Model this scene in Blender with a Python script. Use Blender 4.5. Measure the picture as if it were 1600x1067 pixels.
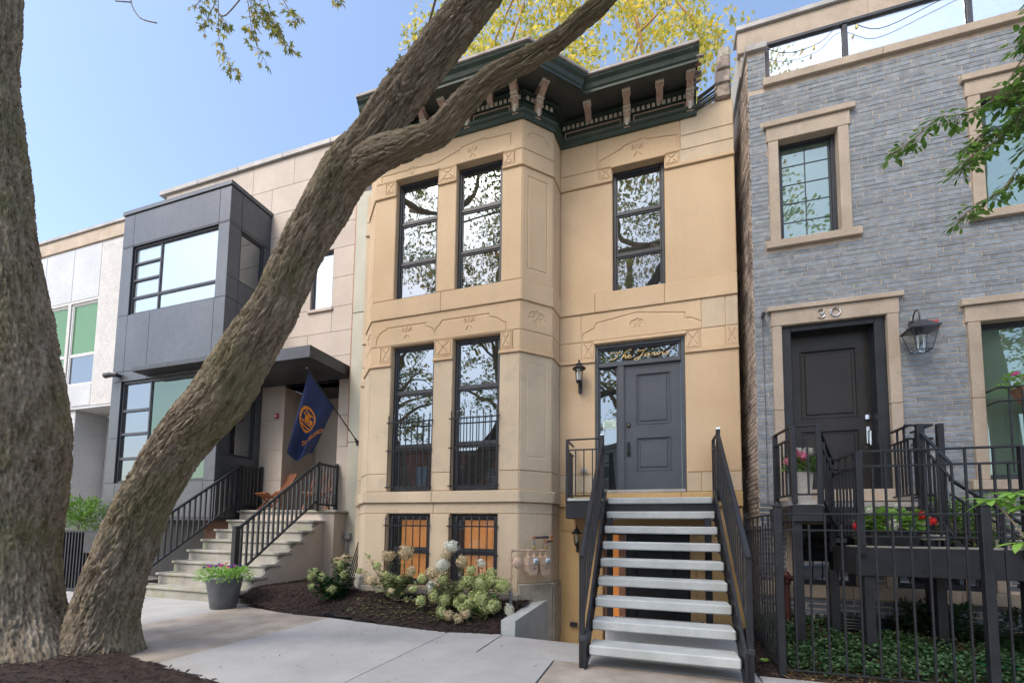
import bpy, bmesh, math, random
import numpy as np
from mathutils import Vector, Matrix, noise
random.seed(7); rng = np.random.default_rng(7)
for o in list(bpy.data.objects): bpy.data.objects.remove(o)
scn = bpy.context.scene
C = scn.collection
PI = math.pi
# ------------------------------------------------------------ camera, sky, sun, exposure
cam_d = bpy.data.cameras.new('camera'); cam = bpy.data.objects.new('camera', cam_d); C.objects.link(cam)
yaw, pit, rol = .3215, .0732, .0135
F = Vector((-math.sin(yaw)*math.cos(pit), math.cos(yaw)*math.cos(pit), math.sin(pit)))
r0 = Vector((math.cos(yaw), math.sin(yaw), 0)); u0 = r0.cross(F)
rr = math.cos(rol)*r0 + math.sin(rol)*u0; uu = -math.sin(rol)*r0 + math.cos(rol)*u0
cam.matrix_world = Matrix(((rr.x, uu.x, -F.x, 0), (rr.y, uu.y, -F.y, 0), (rr.z, uu.z, -F.z, 1.4), (0, 0, 0, 1)))
cam_d.sensor_width = 36; cam_d.lens = 704.772/1600*36
cam_d.shift_x = .0067; cam_d.shift_y = .1522
cam_d.clip_end = 2000; cam_d.clip_start = .05
scn.camera = cam
SUN_EL, SUN_AZ = math.radians(50), math.radians(205)      # azimuth clockwise from +Y: behind the camera, to the left
world = bpy.data.worlds.new('World'); scn.world = world; world.use_nodes = True
wn = world.node_tree; wn.nodes.clear()
sky = wn.nodes.new('ShaderNodeTexSky'); sky.sky_type = 'NISHITA'; sky.sun_disc = False
sky.sun_elevation = SUN_EL; sky.sun_rotation = SUN_AZ
sky.air_density = 1.05; sky.dust_density = 2.6; sky.ozone_density = 1.0
bg = wn.nodes.new('ShaderNodeBackground'); bg.inputs[1].default_value = .15
wo = wn.nodes.new('ShaderNodeOutputWorld')
wn.links.new(sky.outputs[0], bg.inputs[0]); wn.links.new(bg.outputs[0], wo.inputs[0])
sd = bpy.data.lights.new('sun', 'SUN'); sd.energy = 1.15; sd.angle = math.radians(25); sd.color = (1, .93, .84)
sun = bpy.data.objects.new('sun', sd); C.objects.link(sun)
sdir = Vector((math.sin(SUN_AZ)*math.cos(SUN_EL), math.cos(SUN_AZ)*math.cos(SUN_EL), math.sin(SUN_EL)))
sun.rotation_euler = sdir.to_track_quat('Z', 'Y').to_euler(); sun.location = sdir*30
scn.render.engine = 'CYCLES'
scn.view_settings.view_transform = 'Standard'; scn.view_settings.look = 'None'
scn.view_settings.exposure = 1.30; scn.view_settings.gamma = 1

# ------------------------------------------------------------ materials
def nd(nt, t, **k):
    n = nt.nodes.new(t)
    for a, b in k.items(): setattr(n, a, b)
    return n
def ramp(nt, fac, stops):
    r = nd(nt, 'ShaderNodeValToRGB'); e = r.color_ramp.elements
    while len(e) < len(stops): e.new(.5)
    for i, (p, c) in enumerate(stops):
        e[i].position = p; e[i].color = (*c, 1) if len(c) == 3 else c
    nt.links.new(fac, r.inputs[0]); return r.outputs[0]
def noise_tex(nt, scale, detail=6, rough=.6, stretch=None, coord='pos'):
    if coord == 'pos': v = nd(nt, 'ShaderNodeNewGeometry').outputs['Position']
    elif coord == 'uv': v = nd(nt, 'ShaderNodeUVMap').outputs[0]
    else: v = nd(nt, 'ShaderNodeTexCoord').outputs['Object']
    if stretch:
        m = nd(nt, 'ShaderNodeMapping'); m.inputs['Scale'].default_value = stretch
        nt.links.new(v, m.inputs[0]); v = m.outputs[0]
    n = nd(nt, 'ShaderNodeTexNoise'); n.inputs['Scale'].default_value = scale
    n.inputs['Detail'].default_value = detail; n.inputs['Roughness'].default_value = rough
    nt.links.new(v, n.inputs['Vector']); return n.outputs['Fac']
def mixc(nt, fac, a, b, mode='MIX'):
    m = nd(nt, 'ShaderNodeMix', data_type='RGBA', blend_type=mode)
    for s, v in ((m.inputs[0], fac), (m.inputs[6], a), (m.inputs[7], b)):
        if hasattr(v, 'links'): nt.links.new(v, s)
        elif isinstance(v, (int, float)): s.default_value = v
        else: s.default_value = (*v, 1)
    return m.outputs[2]
def newmat(name):
    m = bpy.data.materials.new(name); m.use_nodes = True; return m, m.node_tree, m.node_tree.nodes['Principled BSDF']
def bump(nt, b, h, strength, dist=.01):
    n = nd(nt, 'ShaderNodeBump'); n.inputs['Strength'].default_value = strength; n.inputs['Distance'].default_value = dist
    nt.links.new(h, n.inputs['Height']); nt.links.new(n.outputs[0], b.inputs['Normal'])
M = {}
def surf(name, c1, c2, rough=.8, scale=3, fine=60, bumpk=.15, spots=None, streak=None, rnd=0, metal=0, mid=(.35, .65), spec=None):
    """two-tone weathered surface: broad noise c1->c2, fine grain, optional dark spots, vertical streaks, per-piece variation"""
    m, nt, b = newmat(name)
    col = ramp(nt, noise_tex(nt, scale), [(mid[0], c1), (mid[1], c2)])
    g = noise_tex(nt, fine, 4, .7)
    col = mixc(nt, .35, col, ramp(nt, g, [(.3, (.35,)*3), (.7, (.65,)*3)]), 'OVERLAY')
    if spots:
        s = ramp(nt, noise_tex(nt, spots[0], 5, .65), [(spots[1], (0, 0, 0)), (spots[1]+.08, (1, 1, 1))])
        mm = nd(nt, 'ShaderNodeMath', operation='MULTIPLY'); nt.links.new(s, mm.inputs[0]); mm.inputs[1].default_value = spots[3] if len(spots) > 3 else .6
        col = mixc(nt, mm.outputs[0], col, spots[2])
    if streak:
        s = ramp(nt, noise_tex(nt, streak[0], 5, .6, (1, 1, .06)), [(.52, (0, 0, 0)), (.75, (1, 1, 1))])
        mm = nd(nt, 'ShaderNodeMath', operation='MULTIPLY'); nt.links.new(s, mm.inputs[0]); mm.inputs[1].default_value = streak[2]
        col = mixc(nt, mm.outputs[0], col, streak[1])
    if rnd:
        a = nd(nt, 'ShaderNodeObjectInfo').outputs['Random']; i = nd(nt, 'ShaderNodeNewGeometry').outputs['Random Per Island']
        ad = nd(nt, 'ShaderNodeMath', operation='ADD'); nt.links.new(a, ad.inputs[0]); nt.links.new(i, ad.inputs[1])
        fr = nd(nt, 'ShaderNodeMath', operation='FRACT'); nt.links.new(ad.outputs[0], fr.inputs[0])
        v = nd(nt, 'ShaderNodeMapRange'); nt.links.new(fr.outputs[0], v.inputs[0]); v.inputs[3].default_value = 1-rnd; v.inputs[4].default_value = 1+rnd
        hs = nd(nt, 'ShaderNodeHueSaturation'); nt.links.new(v.outputs[0], hs.inputs['Value']); nt.links.new(col, hs.inputs['Color']); col = hs.outputs[0]
    nt.links.new(col, b.inputs['Base Color']); b.inputs['Roughness'].default_value = rough; b.inputs['Metallic'].default_value = metal
    if spec is not None: b.inputs['Specular IOR Level'].default_value = spec
    bump(nt, b, g, bumpk, .01)
    M[name] = m; return m
surf('stucco', (.54, .385, .235), (.61, .455, .295), .85, .7, 45, .22, (1.6, .60, (.48, .36, .24), .45), (3, (.44, .35, .25), .38), .035)
surf('old_stone', (.49, .395, .28), (.58, .47, .335), .88, .9, 40, .3, (1.9, .56, (.40, .34, .27), .5), (3, (.38, .32, .25), .45), .04)
surf('grey_stone', (.30, .27, .22), (.42, .38, .31), .9, 4, 30, .6, (6, .55, (.2, .18, .15), .6))
surf('ochre', (.50, .33, .15), (.57, .39, .19), .85, .8, 30, .3)
surf('limestone', (.42, .36, .31), (.485, .42, .365), .8, 1.2, 30, .1, None, (2.5, (.38, .33, .28), .4), .05)
surf('trim_stone', (.35, .285, .22), (.45, .37, .295), .85, 2.5, 35, .25, (5, .58, (.30, .27, .19), .5), (3, (.33, .27, .21), .4), .05)
surf('pilaster', (.38, .37, .30), (.45, .44, .37), .8, 1.4, 30, .1)
surf('concrete', (.45, .455, .46), (.53, .535, .535), .85, 1.6, 70, .2, (11, .64, (.30, .29, .28), .5))
surf('new_walk', (.31, .31, .31), (.40, .398, .392), .85, 1.1, 80, .25, (2.6, .54, (.34, .33, .31), .45), None, .03)
surf('old_walk', (.25, .215, .18), (.385, .34, .295), .9, 2.2, 60, .6, (18, .6, (.22, .2, .17), .5))
surf('mossy_step', (.23, .22, .19), (.35, .335, .30), .85, 2.5, 40, .3, (3.2, .55, (.23, .25, .12), .6))
surf('cast_concrete', (.36, .385, .385), (.46, .49, .49), .8, 3, 90, .3, (25, .62, (.3, .32, .32), .6))
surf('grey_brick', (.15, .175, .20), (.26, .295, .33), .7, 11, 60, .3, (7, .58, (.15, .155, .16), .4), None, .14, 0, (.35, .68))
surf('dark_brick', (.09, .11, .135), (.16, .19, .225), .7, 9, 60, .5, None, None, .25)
surf('back_brick', (.24, .22, .2), (.36, .33, .3), .8, 6, 60, .4, None, None, .2)
surf('mortar', (.42, .34, .27), (.54, .45, .37), .95, 6, 60, .3)
surf('white_brick', (.46, .455, .445), (.53, .52, .51), .75, 3, 50, .05, None, None, .03)
surf('side_brick', (.30, .24, .2), (.46, .39, .33), .9, 3, 30, .5, (2, .5, (.13, .11, .1), .8), None, .25)
surf('red_brick', (.36, .12, .06), (.45, .18, .09), .8, 4, 30, .3, None, None, .2)
surf('white_panel', (.40, .41, .42), (.47, .48, .49), .4, 1, 10, .02)
surf('metal_panel', (.075, .083, .093), (.10, .108, .12), .38, .6, 8, .02, None, None, .06, .35)
surf('dark_metal', (.035, .037, .042), (.055, .057, .065), .4, 3, 30, .05, None, None, 0, .2)
surf('black_iron', (.012, .014, .018), (.022, .025, .031), .42, 5, 80, .12, None, None, 0, .1)
surf('window_frame', (.022, .026, .034), (.034, .038, .048), .38, 4, 40, .03)
surf('door_grey', (.055, .064, .078), (.072, .082, .098), .42, 3, 60, .05)
surf('door_dark', (.011, .009, .008), (.020, .017, .015), .4, 3, 50, .1)
surf('coping', (.30, .29, .28), (.42, .40, .38), .6, 2, 30, .15, None, (3, (.2, .19, .17), .4))
surf('roof_edge', (.24, .22, .21), (.36, .33, .31), .6, 3, 30, .3, (4, .58, (.20, .13, .10), .6))
surf('cornice_green', (.020, .036, .026), (.038, .062, .046), .55, 2.5, 40, .2, (6, .62, (.16, .15, .13), .4), (5, (.02, .035, .03), .4))
surf('cornice_soffit', (.045, .052, .046), (.075, .08, .072), .7, 2.5, 30, .2)
surf('faded_pink', (.46, .30, .23), (.58, .44, .36), .75, 8, 60, .4, (9, .55, (.24, .17, .13), .6))
surf('cream_paint', (.58, .55, .44), (.68, .65, .54), .7, 9, 60, .3, (14, .6, (.35, .3, .22), .5))
surf('rust', (.22, .07, .03), (.34, .13, .06), .8, 20, 90, .4)
surf('meter_paint', (.46, .33, .24), (.54, .40, .30), .5, 8, 60, .08)
surf('galvanised', (.22, .24, .26), (.33, .35, .37), .45, 9, 60, .1, None, None, 0, .5)
surf('brass', (.45, .33, .12), (.6, .45, .18), .35, 9, 60, .1, None, None, 0, .8)
surf('chrome', (.6, .6, .6), (.7, .7, .7), .15, 9, 60, .02, None, None, 0, 1)
surf('soil', (.018, .012, .009), (.04, .026, .02), .95, 9, 60, .6)
surf('mulch', (.014, .008, .007), (.055, .032, .026), .95, 12, 90, .5, None, None, .5)
surf('asphalt', (.045, .045, .047), (.06, .06, .06), .9, 4, 80, .3)
surf('orange_blind', (.62, .24, .07), (.70, .30, .10), .6, 1.5, 12, .05)
surf('chair_wood', (.20, .065, .025), (.30, .11, .045), .5, 9, 40, .15, None, None, .15)
surf('red_paint', (.36, .04, .04), (.45, .06, .055), .45, 6, 40, .05)
surf('dark_red', (.05, .012, .012), (.08, .02, .018), .55, 6, 40, .1)
surf('flag_blue', (.012, .028, .10), (.018, .038, .13), .75, 9, 120, .1)
surf('flag_orange', (.75, .26, .02), (.85, .33, .04), .7, 9, 120, .1)
surf('gold', (.80, .55, .24), (.9, .66, .32), .4, 9, 60, .02)
surf('pot_grey', (.085, .09, .10), (.13, .135, .145), .5, 5, 50, .1)
surf('pot_pale', (.42, .40, .37), (.5, .48, .45), .7, 5, 50, .1)
surf('paper', (.62, .74, .66), (.7, .8, .73), .8, 40, 90, .02)
surf('print_green', (.10, .22, .14), (.16, .30, .2), .8, 40, 90, .02)
surf('label_blue', (.45, .56, .72), (.6, .68, .8), .4, 60, 90, .02)
surf('white_plastic', (.7, .7, .7), (.8, .8, .8), .4, 6, 60, .02)
surf('hose_green', (.02, .35, .16), (.03, .45, .2), .35, 6, 60, .02)
surf('brown_wood', (.22, .10, .06), (.32, .16, .10), .6, 5, 40, .1)
surf('interior', (.03, .028, .026), (.06, .055, .05), .9, 2, 20, .02)
def leafmat(name, c1, c2, c3, trans=.45):
    m, nt, b = newmat(name)
    i = nd(nt, 'ShaderNodeNewGeometry').outputs['Random Per Island']
    col = ramp(nt, i, [(0, c1), (.5, c2), (1, c3)])
    n = noise_tex(nt, 1.3, 3, .5)
    col = mixc(nt, .5, col, ramp(nt, n, [(.3, (.35,)*3), (.7, (.65,)*3)]), 'OVERLAY')
    nt.links.new(col, b.inputs['Base Color']); b.inputs['Roughness'].default_value = .5
    t = nd(nt, 'ShaderNodeBsdfTranslucent'); nt.links.new(col, t.inputs[0])
    mx = nd(nt, 'ShaderNodeMixShader'); mx.inputs[0].default_value = trans
    nt.links.new(b.outputs[0], mx.inputs[1]); nt.links.new(t.outputs[0], mx.inputs[2])
    nt.links.new(mx.outputs[0], nt.nodes['Material Output'].inputs[0]); M[name] = m
leafmat('leaf_maple', (.14, .19, .04), (.26, .28, .07), (.55, .42, .09), .55)
leafmat('leaf_backlit', (.30, .38, .06), (.66, .56, .07), (.95, .74, .14), .5)  # yellow base colour stands in for sun shining through the leaves
leafmat('leaf_green', (.075, .16, .03), (.12, .25, .04), (.20, .34, .07), .5)
leafmat('leaf_dark', (.012, .04, .014), (.022, .065, .02), (.04, .09, .03), .25)
leafmat('leaf_cover', (.03, .075, .03), (.05, .12, .045), (.09, .17, .06), .3)
leafmat('leaf_opposite', (.13, .20, .05), (.24, .30, .07), (.60, .40, .08), .55)
leafmat('leaf_canopy', (.20, .28, .06), (.36, .40, .09), (.80, .50, .12), .6)
leafmat('leaf_bright', (.16, .34, .05), (.24, .45, .08), (.30, .5, .12), .4)
leafmat('leaf_dry', (.16, .09, .035), (.24, .15, .07), (.30, .22, .10), .3)
leafmat('leaf_sage', (.10, .16, .06), (.19, .24, .10), (.33, .33, .14), .3)
leafmat('bloom_tan', (.40, .28, .14), (.64, .53, .33), (.76, .68, .48), .3)
leafmat('bloom_lime', (.26, .36, .08), (.50, .56, .22), (.70, .70, .46), .3)
leafmat('bloom_white', (.66, .68, .58), (.74, .75, .66), (.8, .8, .74), .3)
leafmat('bloom_pink', (.75, .16, .30), (.82, .25, .42), (.85, .4, .55), .3)
leafmat('bloom_red', (.60, .01, .015), (.7, .02, .03), (.8, .05, .05), .2)
leafmat('bloom_purple', (.10, .03, .30), (.16, .05, .42), (.22, .08, .5), .2)
leafmat('bloom_orange', (.75, .22, .02), (.85, .3, .03), (.9, .4, .05), .2)
leafmat('bloom_magenta', (.55, .03, .28), (.7, .06, .38), (.8, .2, .5), .2)
def barkmat(name, a, b_, moss, mossk):
    m, nt, b = newmat(name)
    n1 = noise_tex(nt, 16, 8, .7, (1, .16, 1), 'uv'); n2 = noise_tex(nt, 60, 6, .7, (1, .3, 1), 'uv'); n3 = noise_tex(nt, 1.1, 4, .6)
    mixf = nd(nt, 'ShaderNodeMath', operation='MULTIPLY_ADD'); nt.links.new(n1, mixf.inputs[0]); mixf.inputs[1].default_value = .6
    mm = nd(nt, 'ShaderNodeMath', operation='MULTIPLY'); nt.links.new(n2, mm.inputs[0]); mm.inputs[1].default_value = .4; nt.links.new(mm.outputs[0], mixf.inputs[2])
    col = ramp(nt, mixf.outputs[0], [(.38, (a[0]*.25, a[1]*.25, a[2]*.25)), (.46, a), (.60, b_)])
    mo = ramp(nt, n3, [(.42, (0, 0, 0)), (.62, (1, 1, 1))])
    m2 = nd(nt, 'ShaderNodeMath', operation='MULTIPLY'); nt.links.new(mo, m2.inputs[0]); m2.inputs[1].default_value = mossk
    col = mixc(nt, m2.outputs[0], col, moss, 'MIX')
    l = ramp(nt, noise_tex(nt, 16, 5, .7), [(.63, (0, 0, 0)), (.7, (1, 1, 1))])
    m3 = nd(nt, 'ShaderNodeMath', operation='MULTIPLY'); nt.links.new(l, m3.inputs[0]); m3.inputs[1].default_value = .45
    col = mixc(nt, m3.outputs[0], col, (.36, .33, .30))
    nt.links.new(col, b.inputs['Base Color']); b.inputs['Roughness'].default_value = .92; b.inputs['Specular IOR Level'].default_value = .2
    bump(nt, b, mixf.outputs[0], 1.0, .035); M[name] = m
barkmat('bark', (.19, .15, .105), (.40, .335, .255), (.17, .165, .07), .5)
barkmat('bark_sunlit', (.36, .22, .10), (.54, .36, .18), (.3, .2, .08), .2)  # orange copy of the bark, sunlight on trunks and limbs put into its colour
def glassmat(name, col, lo=.45, hi=.95, tint=(.72, .78, .80), emis=0, wob=.35):
    m, nt, b = newmat(name)
    d = b; d.inputs['Base Color'].default_value = (*col, 1); d.inputs['Roughness'].default_value = .6; d.inputs['Specular IOR Level'].default_value = 0
    if emis: d.inputs['Emission Color'].default_value = (*col, 1); d.inputs['Emission Strength'].default_value = emis
    g = nd(nt, 'ShaderNodeBsdfGlossy'); g.inputs[0].default_value = (*tint, 1); g.inputs['Roughness'].default_value = .012
    n = noise_tex(nt, .9, 2, .5); bp = nd(nt, 'ShaderNodeBump'); bp.inputs['Strength'].default_value = wob; bp.inputs['Distance'].default_value = .02
    nt.links.new(n, bp.inputs['Height']); nt.links.new(bp.outputs[0], g.inputs['Normal'])
    lw = nd(nt, 'ShaderNodeLayerWeight'); lw.inputs[0].default_value = .35
    mr = nd(nt, 'ShaderNodeMapRange'); nt.links.new(lw.outputs['Facing'], mr.inputs[0]); mr.inputs[3].default_value = lo; mr.inputs[4].default_value = hi
    mx = nd(nt, 'ShaderNodeMixShader'); nt.links.new(mr.outputs[0], mx.inputs[0]); nt.links.new(d.outputs[0], mx.inputs[1]); nt.links.new(g.outputs[0], mx.inputs[2])
    nt.links.new(mx.outputs[0], nt.nodes['Material Output'].inputs[0]); M[name] = m
glassmat('glass', (.02, .025, .028), .44, .85, (.38, .44, .49))
glassmat('glass_dim', (.03, .032, .035), .34, .7, (.45, .50, .55))
glassmat('glass_pale', (.46, .53, .58), .45, .9, (.44, .50, .55))
glassmat('glass_green', (.10, .20, .09), .3, .7, (.26, .36, .24))
glassmat('glass_deep', (.02, .045, .03), .35, .8, (.24, .30, .26))
glassmat('glass_teal', (.12, .19, .15), .4, .8, (.42, .50, .48))
glassmat('glass_low', (.02, .025, .028), .16, .5)
def clearmat(name, tint, refl):
    m, nt, b = newmat(name)
    t = nd(nt, 'ShaderNodeBsdfTransparent'); t.inputs[0].default_value = (*tint, 1)
    g = nd(nt, 'ShaderNodeBsdfGlossy'); g.inputs['Roughness'].default_value = .01; g.inputs[0].default_value = (.9, .95, 1, 1)
    mx = nd(nt, 'ShaderNodeMixShader'); mx.inputs[0].default_value = refl
    nt.links.new(t.outputs[0], mx.inputs[1]); nt.links.new(g.outputs[0], mx.inputs[2])
    nt.links.new(mx.outputs[0], nt.nodes['Material Output'].inputs[0]); M[name] = m
clearmat('clear_glass', (.92, .95, .95), .14)
clearmat('rail_glass', (.9, .95, .98), .55)
def litmat(name, c, e):
    m, nt, b = newmat(name); col = ramp(nt, noise_tex(nt, 1.2, 3, .5), [(.3, tuple(x*.8 for x in c)), (.7, c)])
    nt.links.new(col, b.inputs['Base Color']); nt.links.new(col, b.inputs['Emission Color']); b.inputs['Emission Strength'].default_value = e; b.inputs['Roughness'].default_value = .5; M[name] = m
litmat('lit_blind', (.78, .31, .10), .16)
litmat('lit_glow', (.7, .26, .06), .12)

# ------------------------------------------------------------ object helpers
ORG = {}
def tag(o, label=None, cat=None, group=None, kind=None):
    if label: o['label'] = label
    if cat: o['category'] = cat
    if group: o['group'] = group
    if kind: o['kind'] = kind
    return o
def thing(name, label, cat, loc=(0, 0, 0), group=None):
    o = bpy.data.objects.new(name, None); C.objects.link(o); o.location = loc; o.empty_display_size = .1
    ORG[o.name] = Vector(loc); return tag(o, label, cat, group)
def setting(name, loc=(0, 0, 0)):
    o = bpy.data.objects.new(name, None); C.objects.link(o); o.location = loc; ORG[o.name] = Vector(loc); o['kind'] = 'structure'; return o
def org(p): return ORG.get(p.name, Vector((0, 0, 0))) if p else Vector((0, 0, 0))
class MB:
    def __init__(s): s.v = []; s.f = []; s.sm = False
    def add(s, vs, fs):
        n = len(s.v); s.v += [tuple(v) for v in vs]; s.f += [tuple(i+n for i in f) for f in fs]; return s
    def box(s, x0, x1, y0, y1, z0, z1, b=0):
        if x0 > x1: x0, x1 = x1, x0
        if y0 > y1: y0, y1 = y1, y0
        if z0 > z1: z0, z1 = z1, z0
        if not b:
            return s.add([(x0,y0,z0),(x1,y0,z0),(x1,y1,z0),(x0,y1,z0),(x0,y0,z1),(x1,y0,z1),(x1,y1,z1),(x0,y1,z1)],
                         [(0,3,2,1),(4,5,6,7),(0,1,5,4),(1,2,6,5),(2,3,7,6),(3,0,4,7)])
        c = ((x0+x1)/2, (y0+y1)/2, (z0+z1)/2); h = ((x1-x0)/2, (y1-y0)/2, (z1-z0)/2); b = min(b, min(h)*.9)
        vs = []; idx = {}
        for sx in (-1, 1):
            for sy in (-1, 1):
                for sz in (-1, 1):
                    for a in range(3):
                        p = [sx*h[0], sy*h[1], sz*h[2]]; sg = (sx, sy, sz)
                        for k in range(3):
                            if k != a: p[k] -= sg[k]*b
                        idx[(sx, sy, sz, a)] = len(vs); vs.append((p[0]+c[0], p[1]+c[1], p[2]+c[2]))
        fs = []
        for a in range(3):
            o1, o2 = (a+1) % 3, (a+2) % 3
            for sg in (-1, 1):
                q = []
                for (s1, s2) in ((-1, -1), (1, -1), (1, 1), (-1, 1)):
                    k = [0, 0, 0]; k[a] = sg; k[o1] = s1; k[o2] = s2; q.append(idx[(*k, a)])
                fs.append(q if sg > 0 else q[::-1])
        for a in range(3):          # edges parallel to axis a
            o1, o2 = (a+1) % 3, (a+2) % 3
            for s1 in (-1, 1):
                for s2 in (-1, 1):
                    def K(sa, ax):
                        k = [0, 0, 0]; k[a] = sa; k[o1] = s1; k[o2] = s2; return idx[(*k, ax)]
                    q = [K(-1, o1), K(1, o1), K(1, o2), K(-1, o2)]
                    fs.append(q if s1*s2 < 0 else q[::-1])
        for sx in (-1, 1):
            for sy in (-1, 1):
                for sz in (-1, 1):
                    t = [idx[(sx, sy, sz, 0)], idx[(sx, sy, sz, 1)], idx[(sx, sy, sz, 2)]]
                    fs.append(t if sx*sy*sz > 0 else t[::-1])
        return s.add(vs, fs)
    def tf(s, fn, start=0):
        s.v[start:] = [tuple(fn(*v)) for v in s.v[start:]]; return s
    def bar(s, p, q, w, h=None, up=(0, 0, 1), b=0):
        p = Vector(p); q = Vector(q); d = q-p; L = d.length; d.normalize(); h = h or w
        sd_ = d.cross(Vector(up))
        if sd_.length < 1e-4: sd_ = d.cross(Vector((0, 1, 0)))
        sd_.normalize(); u_ = sd_.cross(d)
        n = len(s.v); s.box(-w/2, w/2, 0, L, -h/2, h/2, b)
        return s.tf(lambda x, y, z: p+sd_*x+d*y+u_*z, n)
    def tube(s, pts, r, n=8, cap=True):
        pts = [Vector(p) for p in pts]; R = r if isinstance(r, (list, tuple)) else [r]*len(pts)
        st = len(s.v); pr = None
        for i, p in enumerate(pts):
            t = (pts[min(i+1, len(pts)-1)]-pts[max(i-1, 0)]); t.normalize()
            if pr is None: a = t.orthogonal().normalized()
            else:
                a = pr - t*pr.dot(t)
                a = a.normalized() if a.length > 1e-6 else t.orthogonal().normalized()
            pr = a; b_ = t.cross(a)
            for k in range(n):
                an = 2*PI*k/n; s.v.append(tuple(p + (a*math.cos(an)+b_*math.sin(an))*R[i]))
        for i in range(len(pts)-1):
            for k in range(n):
                a = st+i*n+k; b_ = st+i*n+(k+1) % n; s.f.append((a, b_, b_+n, a+n))
        if cap:
            s.f.append(tuple(st+k for k in range(n))[::-1]); s.f.append(tuple(st+(len(pts)-1)*n+k for k in range(n)))
        return s
    def lathe(s, prof, c=(0, 0, 0), n=16, cap=True):
        st = len(s.v)
        for (r, z) in prof:
            for k in range(n):
                an = 2*PI*k/n; s.v.append((c[0]+r*math.cos(an), c[1]+r*math.sin(an), c[2]+z))
        for i in range(len(prof)-1):
            for k in range(n):
                a = st+i*n+k; b_ = st+i*n+(k+1) % n; s.f.append((a, b_, b_+n, a+n))
        if cap:
            s.f.append(tuple(st+k for k in range(n))[::-1]); s.f.append(tuple(st+(len(prof)-1)*n+k for k in range(n)))
        return s
    def prism(s, poly, a0, a1, ax=1):
        """polygon in the plane across axis ax, extruded a0..a1"""
        n = len(poly); st = len(s.v)
        for a in (a0, a1):
            for (p, q) in poly:
                s.v.append({0: (a, p, q), 1: (p, a, q), 2: (p, q, a)}[ax])
        s.f.append(tuple(st+i for i in range(n))[::-1]); s.f.append(tuple(st+n+i for i in range(n)))
        for i in range(n):
            j = (i+1) % n; s.f.append((st+i, st+j, st+n+j, st+n+i))
        return s
    def mesh(s, name, mat, off=Vector((0, 0, 0)), smooth=False):
        me = bpy.data.meshes.new(name)
        me.from_pydata([(v[0]-off[0], v[1]-off[1], v[2]-off[2]) for v in s.v], [], s.f)
        me.materials.append(M[mat])
        if s.sm or smooth:
            me.polygons.foreach_set('use_smooth', [True]*len(me.polygons))
        me.update(); return me
    def build(s, name, mat, parent=None, kind=None, label=None, smooth=False):
        if not s.v: return None
        top = parent
        while top is not None and top.parent is not None: top = top.parent
        off = org(top) if top is not None else Vector((0, 0, 0))
        bmx = s.mesh(name, mat, off, smooth)
        if not (s.sm or smooth) and len(s.f) < 4000:
            bm = bmesh.new(); bm.from_mesh(bmx); bmesh.ops.recalc_face_normals(bm, faces=bm.faces); bm.to_mesh(bmx); bm.free()
        o = bpy.data.objects.new(name, bmx); C.objects.link(o); o.parent = parent
        return tag(o, label, None, None, kind)
def B(name, mat, parent, x0, x1, y0, y1, z0, z1, b=.004, **k): return MB().box(x0, x1, y0, y1, z0, z1, b).build(name, mat, parent, **k)
def inst(me, name, parent, loc, rotz=0, scale=(1, 1, 1), rot=None):
    o = bpy.data.objects.new(name, me); C.objects.link(o); o.parent = parent
    top = parent
    while top is not None and top.parent is not None: top = top.parent
    o.location = Vector(loc)-(org(top) if top is not None else Vector((0, 0, 0)))
    o.rotation_euler = rot if rot else (0, 0, rotz); o.scale = scale; return o
def copy_tree(o, parent=None):
    c = o.copy(); C.objects.link(c); c.parent = parent
    for ch in [x for x in o.children]: copy_tree(ch, c)
    return c
class Frame:
    """wall face frame: origin o, direction u along the wall (left to right), out = outward normal"""
    def __init__(s, p, q):
        s.o = Vector((p[0], p[1], 0)); d = Vector((q[0]-p[0], q[1]-p[1], 0)); s.L = d.length; s.d = d.normalized(); s.n = Vector((s.d.y, -s.d.x, 0))
    def P(s, u, z, out=0): return s.o + s.d*u + s.n*out + Vector((0, 0, z))
    def map(s, mb, st=0): return mb.tf(lambda x, y, z: s.P(x, z, -y), st)     # local y = depth into the wall
def fbox(fr, name, mat, parent, u0, u1, d0, d1, z0, z1, b=.004, **k):
    mb = MB().box(u0, u1, d0, d1, z0, z1, b); fr.map(mb); return mb.build(name, mat, parent, **k)

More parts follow.
